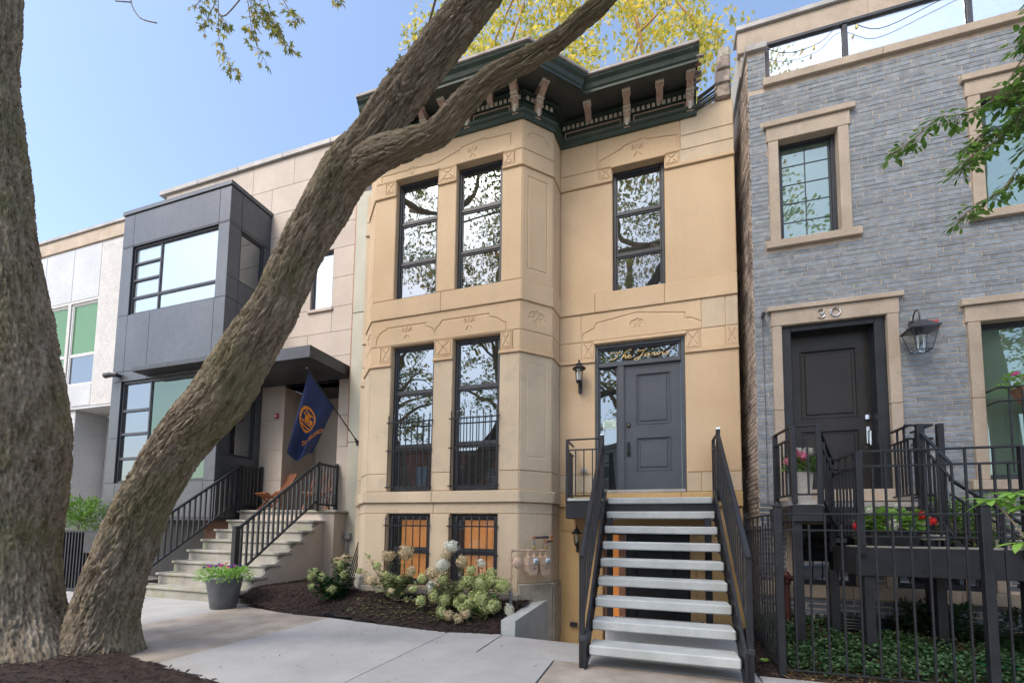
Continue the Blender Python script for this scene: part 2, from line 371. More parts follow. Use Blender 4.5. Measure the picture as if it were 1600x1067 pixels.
# ------------------------------------------------------------ carved stone block (real relief: grooves are in the mesh)
def sdist(px, pz, segs):
    d = np.full(px.shape, 9.)
    for (x0, z0, x1, z1) in segs:
        dx, dz = x1-x0, z1-z0; L = dx*dx+dz*dz+1e-12
        t = np.clip(((px-x0)*dx+(pz-z0)*dz)/L, 0, 1)
        d = np.minimum(d, np.hypot(px-x0-t*dx, pz-z0-t*dz))
    return d
def carved(fr, name, mat, parent, u0, u1, z0, z1, polys, out=0, w=.011, depth=.013, res=.0075, pockets=()):
    nx = max(2, int((u1-u0)/res)); nz = max(2, int((z1-z0)/res))
    U, Z = np.meshgrid(np.linspace(u0, u1, nx), np.linspace(z0, z1, nz))
    segs = []
    for p in polys:
        for a, b_ in zip(p, p[1:]): segs.append((a[0], a[1], b_[0], b_[1]))
    near = sdist(U, Z, segs) if segs else np.full(U.shape, 9.)
    D = out - depth*np.clip(1.5-near/w, 0, 1)
    edge = np.minimum.reduce([U-u0, u1-U, Z-z0, z1-Z]); D = np.where(edge < 1e-6, D-.006, D)
    fr_o, fr_d, fr_n = np.array(fr.o), np.array(fr.d), np.array(fr.n)
    V = fr_o + U[..., None]*fr_d + D[..., None]*fr_n; V[..., 2] += Z
    V = V.reshape(-1, 3)
    ii = np.arange(nx*nz).reshape(nz, nx)
    f = np.stack([ii[:-1, :-1], ii[:-1, 1:], ii[1:, 1:], ii[1:, :-1]], -1).reshape(-1, 4)
    ring = list(ii[0, :]) + list(ii[1:, -1]) + list(ii[-1, -2::-1]) + list(ii[-2:0:-1, 0])
    bk = V[ring] - fr_n*(out+.1) ; n0 = len(V); V = np.vstack([V, bk]); m = len(ring)
    side = [(ring[i], n0+i, n0+(i+1) % m, ring[(i+1) % m]) for i in range(m)]
    top = parent
    while top is not None and top.parent is not None: top = top.parent
    V = V - np.array(org(top))
    me = bpy.data.meshes.new(name); me.from_pydata(V.tolist(), [], f.tolist()+[tuple(int(x) for x in s_) for s_ in side]); me.materials.append(M[mat])
    me.update(); o = bpy.data.objects.new(name, me); C.objects.link(o); o.parent = parent; return o
def arc(cx, cz, r, a0, a1, n=8): return [(cx+r*math.cos(math.radians(a0+(a1-a0)*i/n)), cz+r*math.sin(math.radians(a0+(a1-a0)*i/n))) for i in range(n+1)]
def star(cx, cz, s=.09):
    P = []
    for sg in (-1, 1):
        P.append([(cx+sg*s*.9, cz+s), (cx+sg*s*.45, cz+s*.35), (cx+sg*s*.1, cz-s*.1), (cx-sg*s*.3, cz-s*.7), (cx-sg*s*.55, cz-s*1.05)])
    P.append([(cx, cz+s*1.15), (cx, cz-s*.2)]); P.append(arc(cx, cz+s*.25, s*.22, 0, 360, 8)); P.append([(cx-s*.95, cz+s*.5), (cx-s*.5, cz+s*.12)]); P.append([(cx+s*.95, cz+s*.5), (cx+s*.5, cz+s*.12)])
    return P
def xmark(cx, cz, a, b_):
    return [[(cx-a, cz-b_), (cx+a, cz+b_)], [(cx-a, cz+b_), (cx+a, cz-b_)], arc(cx, cz, min(a, b_)*.3, 0, 360, 8)]
def scroll(cx, cz, s):
    P = []
    for g in (-1, 1):
        sp = [(cx+g*(s*.12+s*(.95-.75*t)*math.cos(PI*(1.0-2.6*t)) + s*.45), cz+s*.15+s*(.6-.5*t)*math.sin(PI*(1.0-2.6*t))) for t in [i/22 for i in range(23)]]
        P.append(sp); P.append([(cx+g*s*1.45, cz-s*.35), (cx+g*s*1.15, cz-s*.15), (cx+g*s*.98, cz+s*.15), (cx+g*s*.9, cz+s*.4)])
        P.append([(cx+g*s*.5, cz-s*.9), (cx+g*s*.22, cz-s*.5), (cx, cz-s*.3)])
    P += [[(cx, cz-s*1.05), (cx, cz-s*.2)], [(cx, cz+s*.35), (cx, cz+s*.95)], [(cx-s*.18, cz+s*.75), (cx+s*.18, cz+s*.75)]]
    return P

# ------------------------------------------------------------ window: frame part with pane sub-parts
def window(fr, parent, u0, u1, z0, z1, rows, cols=None, fw=.055, depth=.10, glass='glass', mat='window_frame', name='window', sash=True, mw=.05):
    """rows: z of the horizontal bars; cols: u of vertical bars; sits in the wall opening, frame face at 'depth'"""
    mb = MB(); d0, d1 = depth, depth+.07
    for a, b_, c, d in ((u0, u0+fw, z0, z1), (u1-fw, u1, z0, z1), (u0+fw, u1-fw, z0, z0+fw), (u0+fw, u1-fw, z1-fw, z1)): mb.box(a, b_, d0, d1, c, d, .006)
    zs = [z0+fw] + list(rows) + [z1-fw]; us = [u0+fw] + list(cols or []) + [u1-fw]
    for r_ in rows: mb.box(u0+fw, u1-fw, d0+.012, d1-.005, r_-mw/2, r_+mw/2, .005)
    for c_ in (cols or []): mb.box(c_-mw/2, c_+mw/2, d0+.010, d1-.003, z0+fw, z1-fw, .005)
    if sash:
        for i in range(len(us)-1):
            for j in range(len(zs)-1):
                a = us[i]+(mw/2 if i else 0); b_ = us[i+1]-(mw/2 if i < len(us)-2 else 0); c = zs[j]+(mw/2 if j else 0); d = zs[j+1]-(mw/2 if j < len(zs)-2 else 0); t = .024
                for q in ((a, a+t, c, d), (b_-t, b_, c, d), (a+t, b_-t, c, c+t), (a+t, b_-t, d-t, d)): mb.box(q[0], q[1], d0+.025, d1-.01, q[2], q[3], .003)
    fr.map(mb); w = mb.build(name, mat, parent)
    for i in range(len(us)-1):
        for j in range(len(zs)-1):
            g = glass if isinstance(glass, str) else glass[(i*(len(zs)-1)+j) % len(glass)]
            fbox(fr, 'pane', g, w, us[i], us[i+1], d0+.042, d0+.052, zs[j], zs[j+1], 0)
    return w

# ============================================================ THE GROUND
gr = MB().add([(-150, -150, -.7), (150, -150, -.7), (150, 150, -.7), (-150, 150, -.7)], [(0, 1, 2, 3)]).build('ground', 'soil', None, 'structure')
MB().box(-150, 150, -11, -3, -.5, -.12).build('road', 'asphalt', None, 'structure')
MB().box(-150, 150, -3.0, -2.82, -.5, 0, .02).build('kerb', 'concrete', None, 'structure')
MB().box(-150, 150, -11.2, -11.0, -.5, 0, .02).build('kerb', 'concrete', None, 'structure')
MB().box(-150, 150, -20, -11.21, -.5, -.01).build('far_verge', 'old_walk', None, 'structure')
MB().box(-150, -12.6, -2.8, 9.0, -.5, -.012).build('verge', 'old_walk', None, 'structure')
MB().box(6.0, 150, -2.8, 9.0, -.5, -.012).build('verge', 'old_walk', None, 'structure')
sw = setting('sidewalk')
def slab(x0, x1, y0, y1, mat, dz=0, poly=None):
    mb = MB()
    if poly: mb.prism(poly, -.3, dz, 2)
    else: mb.box(x0, x1, y0, y1, -.3, dz, .008)
    return mb.build('paving_slab', mat, sw)
g = .009
slab(0, 0, 0, 0, 'new_walk', 0, [(-4.86, 2.6), (-2.70-g, 2.6), (-2.70-g, 5.74), (-3.6, 5.82), (-4.86, 5.98)])
slab(0, 0, 0, 0, 'new_walk', .004, [(-2.70+g, 2.6), (-1.07, 2.6), (-1.07, 4.95), (-1.98, 4.95), (-1.98, 5.9), (-2.70+g, 5.74)])
slab(0, 0, 0, 0, 'new_walk', -.004, [(-1.97, 4.97), (-.72, 4.97), (-.72, 5.78), (-1.97, 5.86)])
slab(-.708, .95, 4.97, 5.78, 'new_walk', -.003)
slab(.962, 1.6, 4.97, 5.16, 'new_walk', 0)
slab(1.61, 3.4, 4.90, 5.14, 'new_walk', 0)
slab(-1.058, 1.2, 2.6, 4.955, 'old_walk', -.002)
slab(1.212, 3.4, 2.6, 4.89, 'old_walk', 0); slab(3.41, 6.0, 2.6, 5.14, 'old_walk', 0)
slab(0, 0, 0, 0, 'old_walk', -.003, [(-6.9, 2.6), (-4.87, 2.6), (-4.87, 5.99), (-5.9, 6.05), (-7.0, 6.3)])
slab(0, 0, 0, 0, 'new_walk', -.006, [(-9.4, 2.6), (-6.91, 2.6), (-7.01, 6.5), (-9.4, 6.5)])
slab(-12.6, -9.41, 2.6, 6.5, 'new_walk', -.004)
for k in range(6):
    x0 = -12.6+k*3.1; slab(x0, x0+3.09, .6, 2.59, 'old_walk' if k % 2 else 'new_walk', -.002*k/6)
for k in range(6):
    x0 = -12.6+k*3.1; slab(x0, x0+3.09, -2.81, .59, 'old_walk', -.006)

# ------------------------------------------------------------ mulch beds (chips are real geometry)
def in_poly(x, y, P):
    c = False; j = len(P)-1
    for i in range(len(P)):
        if (P[i][1] > y) != (P[j][1] > y) and x < (P[j][0]-P[i][0])*(y-P[i][1])/(P[j][1]-P[i][1])+P[i][0]: c = not c
        j = i
    return c
def ground_sheet(name, P, hf, mat, n=60):
    xs = [p[0] for p in P]; ys = [p[1] for p in P]
    x = np.linspace(min(xs), max(xs), n); y = np.linspace(min(ys), max(ys), n); mb = MB(); idx = {}
    for i in range(n):
        for j in range(n):
            if in_poly(x[i], y[j], P) or 1:
                idx[i, j] = len(mb.v); mb.v.append((x[i], y[j], hf(x[i], y[j])+.012*noise.noise(Vector((x[i]*9, y[j]*9, 0)))))
    for i in range(n-1):
        for j in range(n-1):
            if in_poly((x[i]+x[i+1])/2, (y[j]+y[j+1])/2, P): mb.f.append((idx[i, j], idx[i+1, j], idx[i+1, j+1], idx[i, j+1]))
    mb.sm = True; return mb.build(name, mat, None, 'structure')
def chips(name, P, hf, count, mat='mulch', L=.035, seed=1):
    r_ = random.Random(seed); xs = [p[0] for p in P]; ys = [p[1] for p in P]; mb = MB(); c = 0
    while c < count:
        x = r_.uniform(min(xs), max(xs)); y = r_.uniform(min(ys), max(ys))
        if not in_poly(x, y, P): continue
        c += 1; a = r_.uniform(0, PI); t = r_.uniform(-.5, .5); l = L*r_.uniform(.4, 1.3); w = .006*r_.uniform(.6, 2)
        z = hf(x, y)+r_.uniform(0, .025); dx, dy, dz = math.cos(a)*l, math.sin(a)*l, math.sin(t)*l*.7; wx, wy = -math.sin(a)*w, math.cos(a)*w
        mb.add([(x-dx, y-dy, z-dz), (x+wx, y+wy, z+.004), (x+dx, y+dy, z+dz), (x-wx, y-wy, z-.003), (x, y, z+w*.9)], [(0, 1, 4), (1, 2, 4), (2, 3, 4), (3, 0, 4)])
    o = mb.build(name, mat, None, 'stuff', smooth=True); return o
BED = [(-7.35, 6.45), (-5.9, 6.03), (-4.87, 5.97), (-3.6, 5.81), (-2.70, 5.72), (-2.0, 5.88), (-1.98, 5.9), (-1.72, 7.0), (-2.0, 6.7), (-4.7, 6.7), (-5.2, 7.4), (-5.5, 7.5), (-6.7, 8.9), (-7.3, 8.5)]
def hbed(x, y):
    e = min(1, max(0, (y-5.85+(0.12 if x > -5 else -.1*(x+5)/-2.4*2))/.85)); s_ = e*e*(3-2*e)
    return -.01 + .36*s_*(1 if x > -5.2 else .75)
ground_sheet('mulch_bed', BED, hbed, 'soil')
chips('bark_mulch', BED, hbed, 17000, seed=2)
PIT = [(-10, .8), (-3.2, .8), (-3.0, 2.6), (-3.3, 3.0), (-3.9, 3.18), (-4.5, 3.24), (-5.1, 3.30), (-5.7, 3.45), (-6.6, 3.6), (-10, 3.6)]
hpit = lambda x, y: .012+.07*max(0, 1-math.hypot(x+6.1, y-3.0)/2.2)
ground_sheet('tree_pit_soil', PIT, hpit, 'soil'); chips('tree_pit_mulch', [p for p in PIT if 1], hpit, 9000, seed=3)
TRI = [(.96, 5.17), (1.22, 5.17), (1.34, 6.98), (.96, 6.98)]
htri = lambda x, y: -.02+.06*(y-5)
ground_sheet('side_soil', TRI, htri, 'soil', 30); chips('side_mulch', TRI, htri, 1500, seed=4)
GARD = [(1.2, 5.15), (6.0, 5.15), (6.0, 7.0), (1.2, 7.0)]
hg = lambda x, y: .0+.15*(y-5.15)+.02*math.sin(x*3)
ground_sheet('garden_soil', GARD, hg, 'soil'); chips('garden_mulch', GARD, hg, 7000, 'leaf_dry', .03, seed=5)

# ============================================================ THE BEIGE TOWNHOUSE
house = thing('townhouse', 'beige stone two-storey townhouse with a projecting bay and a green bracketed cornice', 'house', (-2, 7.4, 0))
YF, YM = 6.6, 7.4
FB = Frame((-4.73, YF), (-1.98, YF)); FC = Frame((-1.98, YF), (-1.56, 7.02)); FR_ = Frame((-1.56, 7.02), (-1.52, YM)); FM = Frame((-1.52, YM), (1.23, YM))
FLC = Frame((-5.15, 7.02), (-4.73, YF)); FLR = Frame((-5.19, YM), (-5.15, 7.02)); FLM = Frame((-5.52, YM), (-5.19, YM))
def pieces(L, z0, z1, ops):
    """cut the strip 0..L x z0..z1 round the openings into rectangles"""
    zs = sorted({z0, z1} | {z for o in ops for z in (o[2], o[3]) if z0 < z < z1}); out = []
    for a, b_ in zip(zs, zs[1:]):
        cuts = sorted((o[0], o[1]) for o in ops if o[2] < b_-1e-6 and o[3] > a+1e-6); x = 0
        for c in cuts:
            if c[0] > x+1e-6: out.append([x, c[0], a, b_])
            x = max(x, c[1])
        if x < L-1e-6: out.append([x, L, a, b_])
    res = []
    for p in out:       # merge equal columns upwards
        for q in res:
            if abs(q[0]-p[0]) < 1e-6 and abs(q[1]-p[1]) < 1e-6 and abs(q[3]-p[2]) < 1e-6: q[3] = p[3]; break
        else: res.append(p)
    return res
bx = lambda x: x+4.73     # bay front X -> u
mx_ = lambda x: x+1.52
OB = [(bx(-4.31), bx(-3.49), .49, 1.66), (bx(-3.14), bx(-2.32), .49, 1.66), (bx(-4.31), bx(-3.49), 2.03, 4.56), (bx(-3.14), bx(-2.32), 2.03, 4.56), (bx(-4.31), bx(-3.49), 5.40, 7.58), (bx(-3.14), bx(-2.32), 5.40, 7.58)]
OM = [(mx_(-.92), mx_(.47), 2.03, 4.50), (mx_(-.63), mx_(.20), 5.38, 7.53), (mx_(-.80), mx_(.50), -.5, 1.40)]
faces = [(FB, OB, 'stucco', 'old_stone'), (FC, [], 'stucco', 'old_stone'), (FR_, [], 'stucco', 'old_stone'), (FM, OM, 'stucco', 'ochre'), (FLC, [], 'stucco', 'old_stone'), (FLR, [], 'stucco', 'old_stone'), (FLM, [], 'old_stone', 'old_stone')]
# backing wall, recessed behind the blocks so that the joints are real shadow lines
for fr, ops, m1, m2 in faces:
    mb = MB()
    for p in pieces(fr.L, -.55, 8.2, ops): mb.box(p[0]-(.2 if fr is FM and p[0] == 0 else 0), p[1]+(.1 if fr is FR_ else 0), .012, .26, p[2], p[3])
    fr.map(mb); mb.build('wall', m1, house)
J = .0055
def block(fr, m, u0, u1, z0, z1, out=0, b=.006): return fbox(fr, 'stone_block', m, house, u0+J, u1-J, -out, .03, z0+J, z1-J, b)
def zone(fr, ops, m, z0, z1, cuts=(), out=0):
    """blocks covering one course: cut at the openings and at the given joints"""
    for p in pieces(fr.L, z0, z1, ops):
        us = [p[0]] + [c for c in cuts if p[0]+.05 < c < p[1]-.05] + [p[1]]
        for a, b_ in zip(us, us[1:]): block(fr, m, a, b_, p[2], p[3], out)
def band(fr, m, z0, z1, out, e0=0, e1=0, cuts=()):
    us = [-e0] + list(cuts) + [fr.L+e1]
    for a, b_ in zip(us, us[1:]): fbox(fr, 'band_stone', m, house, a+.002, b_-.002, -out, .02, z0, z1, .008)
t8 = .414   # tan 22.5: mitres at the bay corners
for fr, ops, m1, m2 in faces:
    lo = 'old_stone' if fr is not FM else 'ochre'
    if fr is FM:
        zone(fr, ops, 'ochre', -.55, 1.80, (.9, 2.1))
        band(fr, 'ochre', .62, .70, .015, 0, -2.1 if 0 else 0) if 0 else None
    else:
        if fr in (FB,): 
            fbox(fr, 'plinth', 'grey_stone', house, -.03, fr.L+.03, -.05, .02, .05, .46, .015); 
        else: fbox(fr, 'plinth', 'grey_stone', house, 0, fr.L, -.05, .02, -.3, .60 if fr is not FLM else .5, .015)
        zone(fr, ops, 'old_stone', .46 if fr is FB else .60, 1.66, ())
        zone(fr, ops, 'old_stone', 1.66, 1.84, (1.3,) if fr is FB else ())
    # water table
    e = .045
    band(fr, 'ochre' if fr is FM else 'old_stone', 1.80 if fr is FM else 1.84, 2.02, e, e*t8 if fr in (FB, FC) else 0, (e*t8 if fr is FB else 0), (1.28,) if fr is FB else ((1.9,) if fr is FM else ()))
    zone(fr, ops, 'old_stone', 2.02, 2.33, (2.2,) if fr is FM else ())
    m = 'old_stone' if fr in (FLM,) else 'stucco'
    mm = 'old_stone' if fr in (FC, FR_, FB) else m
    zone(fr, ops, mm, 2.33, 4.20)
    if fr is FB:   # pier capitals
        for a, b_ in ((0, .42), (1.24, 1.59), (2.41, 2.75)):
            fbox(fr, 'capital', 'stucco', house, a-(.02 if a else 0), b_+.0, -.028, .02, 4.20, 4.235, .008); fbox(fr, 'capital', 'stucco', house, a-(.01 if a else 0), b_, -.016, .02, 4.235, 4.265, .006)
            fbox(fr, 'capital', 'stucco', house, a, b_, -.028, .02, 7.30, 7.335, .008); fbox(fr, 'capital', 'stucco', house, a, b_, -.016, .02, 7.335, 7.36, .006)
        for za, zb in ((4.265, 4.57), (7.36, 7.60)):
            for a, b_ in ((0, .20), (2.62, 2.75)): block(fr, 'stucco', a, b_, za, zb)
            for a, b_ in ((.20, .42), (1.24, 1.59), (2.41, 2.62)):
                c_, h_ = (a+b_)/2, (b_-a)/2
                carved(fr, 'carved_block', 'stucco', house, a+J, b_-J, za+J, zb-J, xmark(c_, (za+zb)/2, h_*.55, (zb-za)*.33)+[[(c_-h_*.8, za+.03), (c_+h_*.8, za+.03), (c_+h_*.8, zb-.03), (c_-h_*.8, zb-.03), (c_-h_*.8, za+.03)]], .012, .007, .010, .006)
        X = bx
        P1 = [[(X(-4.62), 4.575), (X(-4.62), 4.66)]+arc(X(-4.42), 4.66, .2, 180, 95, 6)+[(X(-4.42), 4.89), (X(-3.66), 4.89), (X(-3.65), 4.83)]+arc(X(-3.62), 4.69, .12, 70, 5, 4)+[(X(-3.49), 4.65), (X(-3.47), 4.69)]+arc(X(-3.36), 4.70, .12, 175, 110, 4)+[(X(-3.35), 4.89), (X(-2.52), 4.89), (X(-2.51), 4.84), (X(-2.38), 4.80), (X(-2.28), 4.72), (X(-2.22), 4.70), (X(-2.22), 4.58)]]
        P1 += star(X(-4.02), 4.76, .085)+star(X(-2.86), 4.77, .085)
        carved(fr, 'lintel', 'stucco', house, J, 2.75-J, 4.57+J, 5.05-J, P1)
        P2 = [[(X(-4.62), 7.62), (X(-4.62), 7.74), (X(-3.95), 7.74), (X(-3.55), 7.72), (X(-3.08), 7.86), (X(-3.08), 7.89), (X(-2.64), 7.95)], [(X(-2.63), 7.92), (X(-2.18), 7.90), (X(-2.18), 7.70)]]+star(X(-4.0), 7.70, .07)+star(X(-2.86), 7.75, .08)
        carved(fr, 'lintel', 'stucco', house, J, 2.75-J, 7.60+J, 8.12, P2)
        for a, b_ in ((.42, 1.24), (1.59, 2.41)):
            fbox(fr, 'hood_mould', 'stucco', house, a-.02, b_+.02, -.03, .01, 7.585, 7.625, .008)
    elif fr in (FC, FLC):
        for z0 in (4.20, 7.30):
            fbox(fr, 'capital', 'stucco', house, -.012, fr.L+.012, -.028, .02, z0, z0+.035, .008); fbox(fr, 'capital', 'stucco', house, -.006, fr.L+.006, -.016, .02, z0+.035, z0+.065, .006)
        block(fr, 'stucco', 0, fr.L, 4.265, 4.57); block(fr, 'stucco', 0, fr.L, 7.365, 7.60)
        carved(fr, 'lintel', 'stucco', house, J, fr.L-J, 4.57+J, 5.05-J, scroll(fr.L/2, 4.82, .11))
        carved(fr, 'lintel', 'stucco', house, J, fr.L-J, 7.60+J, 8.12, [[(.1, 7.82), (.12, 7.88), (.18, 7.93), (.40, 7.93), (.45, 7.87), (.5, 7.80)]])
    else:
        for z0 in (4.20, 7.30):
            segs = [(0, fr.L)] if fr is not FM else ([(0, mx_(-.92)), (mx_(.47), fr.L)] if z0 < 5 else [(0, mx_(-.63)), (mx_(.20), fr.L)])
            for a, b_ in segs:
                fbox(fr, 'capital', m, house, a, b_, -.028, .02, z0, z0+.035, .008); fbox(fr, 'capital', m, house, a, b_, -.016, .02, z0+.035, z0+.065, .006)
        if fr is FM:
            X = mx_
            for za, zb, xs in ((4.265, 4.57, (X(-1.14), X(-.92), X(.47), X(.70), X(1.05))), (7.365, 7.58, (X(-.85), X(-.63), X(.20), X(.43)))):
                block(fr, 'stucco', 0, xs[0], za, zb)
                for a, b_ in ((xs[0], xs[1]), (xs[2], xs[3])):
                    c_, h_ = (a+b_)/2, (b_-a)/2
                    carved(fr, 'carved_block', 'stucco', house, a+J, b_-J, za+J, zb-J, xmark(c_, (za+zb)/2, h_*.6, (zb-za)*.34)+[[(c_-h_*.84, za+.025), (c_+h_*.84, za+.025), (c_+h_*.84, zb-.025), (c_-h_*.84, zb-.025), (c_-h_*.84, za+.025)]], .006, .007, .010, .006)
                if len(xs) == 5:
                    block(fr, 'stucco', xs[3], xs[4], za, zb); a, b_ = xs[4], fr.L
                    carved(fr, 'carved_block', 'stucco', house, a+J, b_-J, za+J, zb-J, xmark((a+b_)/2, (za+zb)/2, .05, .1), .006, .007, .010, .006)
                else: block(fr, 'old_stone', xs[3], fr.L, za, zb)
            P1 = [[(X(-1.12), 4.60), (X(-1.12), 4.70)]+[(X(-1.0), 4.76), (X(-.92), 4.79), (X(-.90), 4.87), (X(-.25), 4.965), (X(.47), 4.86), (X(.48), 4.77), (X(.58), 4.76), (X(.68), 4.70), (X(.72), 4.68)]]+scroll(X(-.25), 4.79, .075)
            carved(fr, 'lintel', 'stucco', house, X(-1.15), X(.72)-J, 4.57+J, 5.05-J, P1)
            block(fr, 'stucco', 0, X(-1.15), 4.57, 5.05); block(fr, 'old_stone', X(.72), X(1.06), 4.57, 5.05); block(fr, 'old_stone', X(1.06), fr.L, 4.57, 5.05)
            P2 = [[(X(-.84), 7.62), (X(-.84), 7.72), (X(-.45), 7.86)], [(X(-.45), 7.89), (X(-.10), 7.955)], [(X(-.08), 7.92), (X(.40), 7.86), (X(.40), 7.66)]]+star(X(-.22), 7.76, .085)
            carved(fr, 'lintel', 'stucco', house, X(-.88), X(.45)-J, 7.58+J, 8.12, P2)
            block(fr, 'stucco', 0, X(-.88), 7.58, 8.12); block(fr, 'old_stone', X(.45), fr.L, 7.58, 7.82)
            block(fr, 'old_stone', X(.45), fr.L, 7.82, 8.26)
            fbox(fr, 'hood_mould', 'stucco', house, X(-.65), X(.22), -.03, .01, 7.535, 7.575, .008)
            fbox(fr, 'hood_mould', 'stucco', house, X(-.94), X(.49), -.03, .01, 4.505, 4.56, .008)
        else:
            zone(fr, [], m, 4.265, 4.57); zone(fr, [], m, 4.57, 5.05); zone(fr, [], m, 7.365, 7.60); zone(fr, [], m, 7.60, 8.15)
    # sill course of the upper floor
    e = .022
    band(fr, m, 5.05, 5.38, e, e*t8 if fr in (FB, FC) else 0, e*t8 if fr is FB else 0, (1.35,) if fr is FB else ((.6, 1.7) if fr is FM else ()))
    if fr in (FC, FLC):
        for za, zb in ((2.33, 4.20), (5.38, 7.30)):
            a, b_ = .12, fr.L-.12
            carved(fr, 'carved_panel', m if za > 5 else 'old_stone', house, J, fr.L-J, za+J, zb-J, [[(a, za+.22), (b_, za+.22), (b_, zb-.15), (a, zb-.15), (a, za+.22)]], .003, .007, .010, .012)
    else: zone(fr, ops, m, 5.38, 7.30)
B('roof', 'roof_edge', house, -5.5, 1.22, 7.67, 18, 8.0, 8.12)
B('side_wall', 'old_stone', house, 1.02, 1.22, 7.68, 18, -.5, 8.1); B('side_wall', 'side_brick', house, -5.5, -5.3, 7.68, 18, -.5, 8.1)
for fr, (a, b_, c, d) in [(FB, o) for o in OB[:2]]:
    w = window(fr, house, a, b_, c, d, [1.06], fw=.075, glass='clear_glass', depth=.09)
    # orange lit blind boards inside, with the dark slot at their left
    for k in range(5):
        uw = (b_-a-.21)/5; fbox(fr, 'blind_board', 'lit_blind', house, a+.19+k*uw+.003, a+.19+(k+1)*uw-.003, .19, .205, c+.02, d-.02, .003)
    fbox(fr, 'window_back', 'interior', house, a, b_, .5, .52, c, d, 0)
for k, (a, b_, c, d) in enumerate(OB[2:4]): window(FB, house, a, b_, c, d, [2.80, 3.74], glass=['glass_dim', 'glass', 'glass'])
for k, (a, b_, c, d) in enumerate(OB[4:6]): window(FB, house, a, b_, c, d, [6.08, 6.83], glass=['glass_dim', 'glass', 'glass'])
window(FM, house, *OM[1], [6.05, 6.78], glass=['glass_dim', 'glass', 'glass'])
# --- entrance door with side light and transom
X = mx_
dfm = MB()
for a, b_, c, d in ((X(-.92), X(-.87), 2.03, 4.50), (X(.41), X(.47), 2.03, 4.50), (X(-.87), X(.41), 4.44, 4.50), (X(-.87), X(.41), 4.12, 4.18), (X(-.56), X(-.46), 2.08, 4.12)): dfm.box(a, b_, .04, .17, c, d, .006)
for a, b_, c, d in ((X(-.87), X(-.84), 4.18, 4.44), (X(.38), X(.41), 4.18, 4.44), (X(-.84), X(.38), 4.18, 4.205), (X(-.84), X(.38), 4.415, 4.44), (X(-.87), X(-.845), 2.08, 4.12), (X(-.585), X(-.56), 2.08, 4.12)): dfm.box(a, b_, .075, .15, c, d, .004)
FM.map(dfm); df = dfm.build('door_frame', 'door_grey', house)
fbox(FM, 'pane', 'glass', df, X(-.84), X(.38), .11, .12, 4.205, 4.415, 0)
fbox(FM, 'pane', 'glass', df, X(-.845), X(-.585), .11, .12, 2.08, 4.12, 0)
fbox(FM, 'threshold', 'coping', house, X(-.90), X(.45), -.02, .16, 2.025, 2.075, .005)
def panel_door(fr, par, u0, u1, z0, z1, d, mat, panels, name='door'):
    """slab with raised mouldings around recessed panels"""
    mb = MB()
    for p in pieces(u1-u0, z0, z1, [(a-u0, b_-u0, c, e) for a, b_, c, e in panels]): mb.box(p[0]+u0, p[1]+u0, d, d+.045, p[2], p[3])
    for a, b_, c, e in panels:
        mb.box(a-.001, b_+.001, d+.02, d+.04, c, e); m_ = .022
        for q in ((a, a+m_, c, e), (b_-m_, b_, c, e), (a+m_, b_-m_, c, c+m_), (a+m_, b_-m_, e-m_, e)): mb.box(q[0], q[1], d-.006, d+.03, q[2], q[3], .005)
        mb.box(a+.06, b_-.06, d+.008, d+.03, c+.06, e-.06, .012)
    fr.map(mb); return mb.build(name, mat, par)
dr = panel_door(FM, house, X(-.455), X(.405), 2.08, 4.115, .085, 'door_grey', [(X(-.28), X(.26), 3.13, 3.98), (X(-.28), X(.26), 2.38, 2.93)])
fbox(FM, 'deadbolt', 'black_iron', dr, X(-.425), X(-.365), .06, .085, 3.10, 3.18, .006)
fbox(FM, 'keyhole', 'brass', dr, X(-.405), X(-.385), .053, .06, 3.13, 3.15, .004)
mb = MB().box(X(-.42), X(-.37), .07, .085, 2.62, 2.86, .006); mb.tube([(X(-.395), .07, 2.83), (X(-.395), .02, 2.81), (X(-.395), .02, 2.67), (X(-.395), .07, 2.65)], .011); FM.map(mb); mb.build('door_handle', 'black_iron', dr)
# gold script on the transom
ST = [[(-.3,1.75),(0,2.15),(.7,2.3),(1.5,2.15),(2.4,2.4)], [(1.5,2.2),(1.25,1.4),(.9,.5),(.4,.02),(-.2,.0),(-.5,.3)],
 [(2.0,0),(2.5,1.2),(3.1,2.4),(3.7,2.95),(4.1,2.9),(3.9,2.5)], [(2.15,.3),(2.7,.95),(3.0,.85),(2.85,.3),(3.0,.02),(3.3,.25)],
 [(3.4,.45),(3.85,.65),(3.95,.95),(3.65,1.0),(3.4,.6),(3.45,.15),(3.8,.02),(4.3,.4)],
 [(5.2,1.7),(5.5,2.2),(6.3,2.2),(7.2,2.5)], [(7.0,2.5),(6.5,1.5),(5.9,.0),(5.3,-1.0),(4.9,-1.15),(4.7,-.8),(5.2,-.2),(6.4,.4)],
 [(7.6,.95),(7.2,1.0),(6.85,.5),(6.95,.05),(7.3,.2),(7.75,1.0),(7.6,.3),(7.75,.02),(8.1,.3)],
 [(8.1,.3),(8.45,1.05),(8.5,.8),(8.85,.9),(8.7,.3),(8.9,.02),(9.2,.3)],
 [(9.1,.9),(9.3,1.0),(9.35,.1),(9.8,.5),(10.0,1.0),(10.2,.9)], [(10.3,.5),(10.5,1.0),(10.4,.2),(10.6,.02),(10.9,.4)], [(10.65,1.45),(10.72,1.5)],
 [(10.9,.4),(11.35,1.1),(11.4,.6),(11.35,.15),(11.05,.0),(10.9,.15)]]
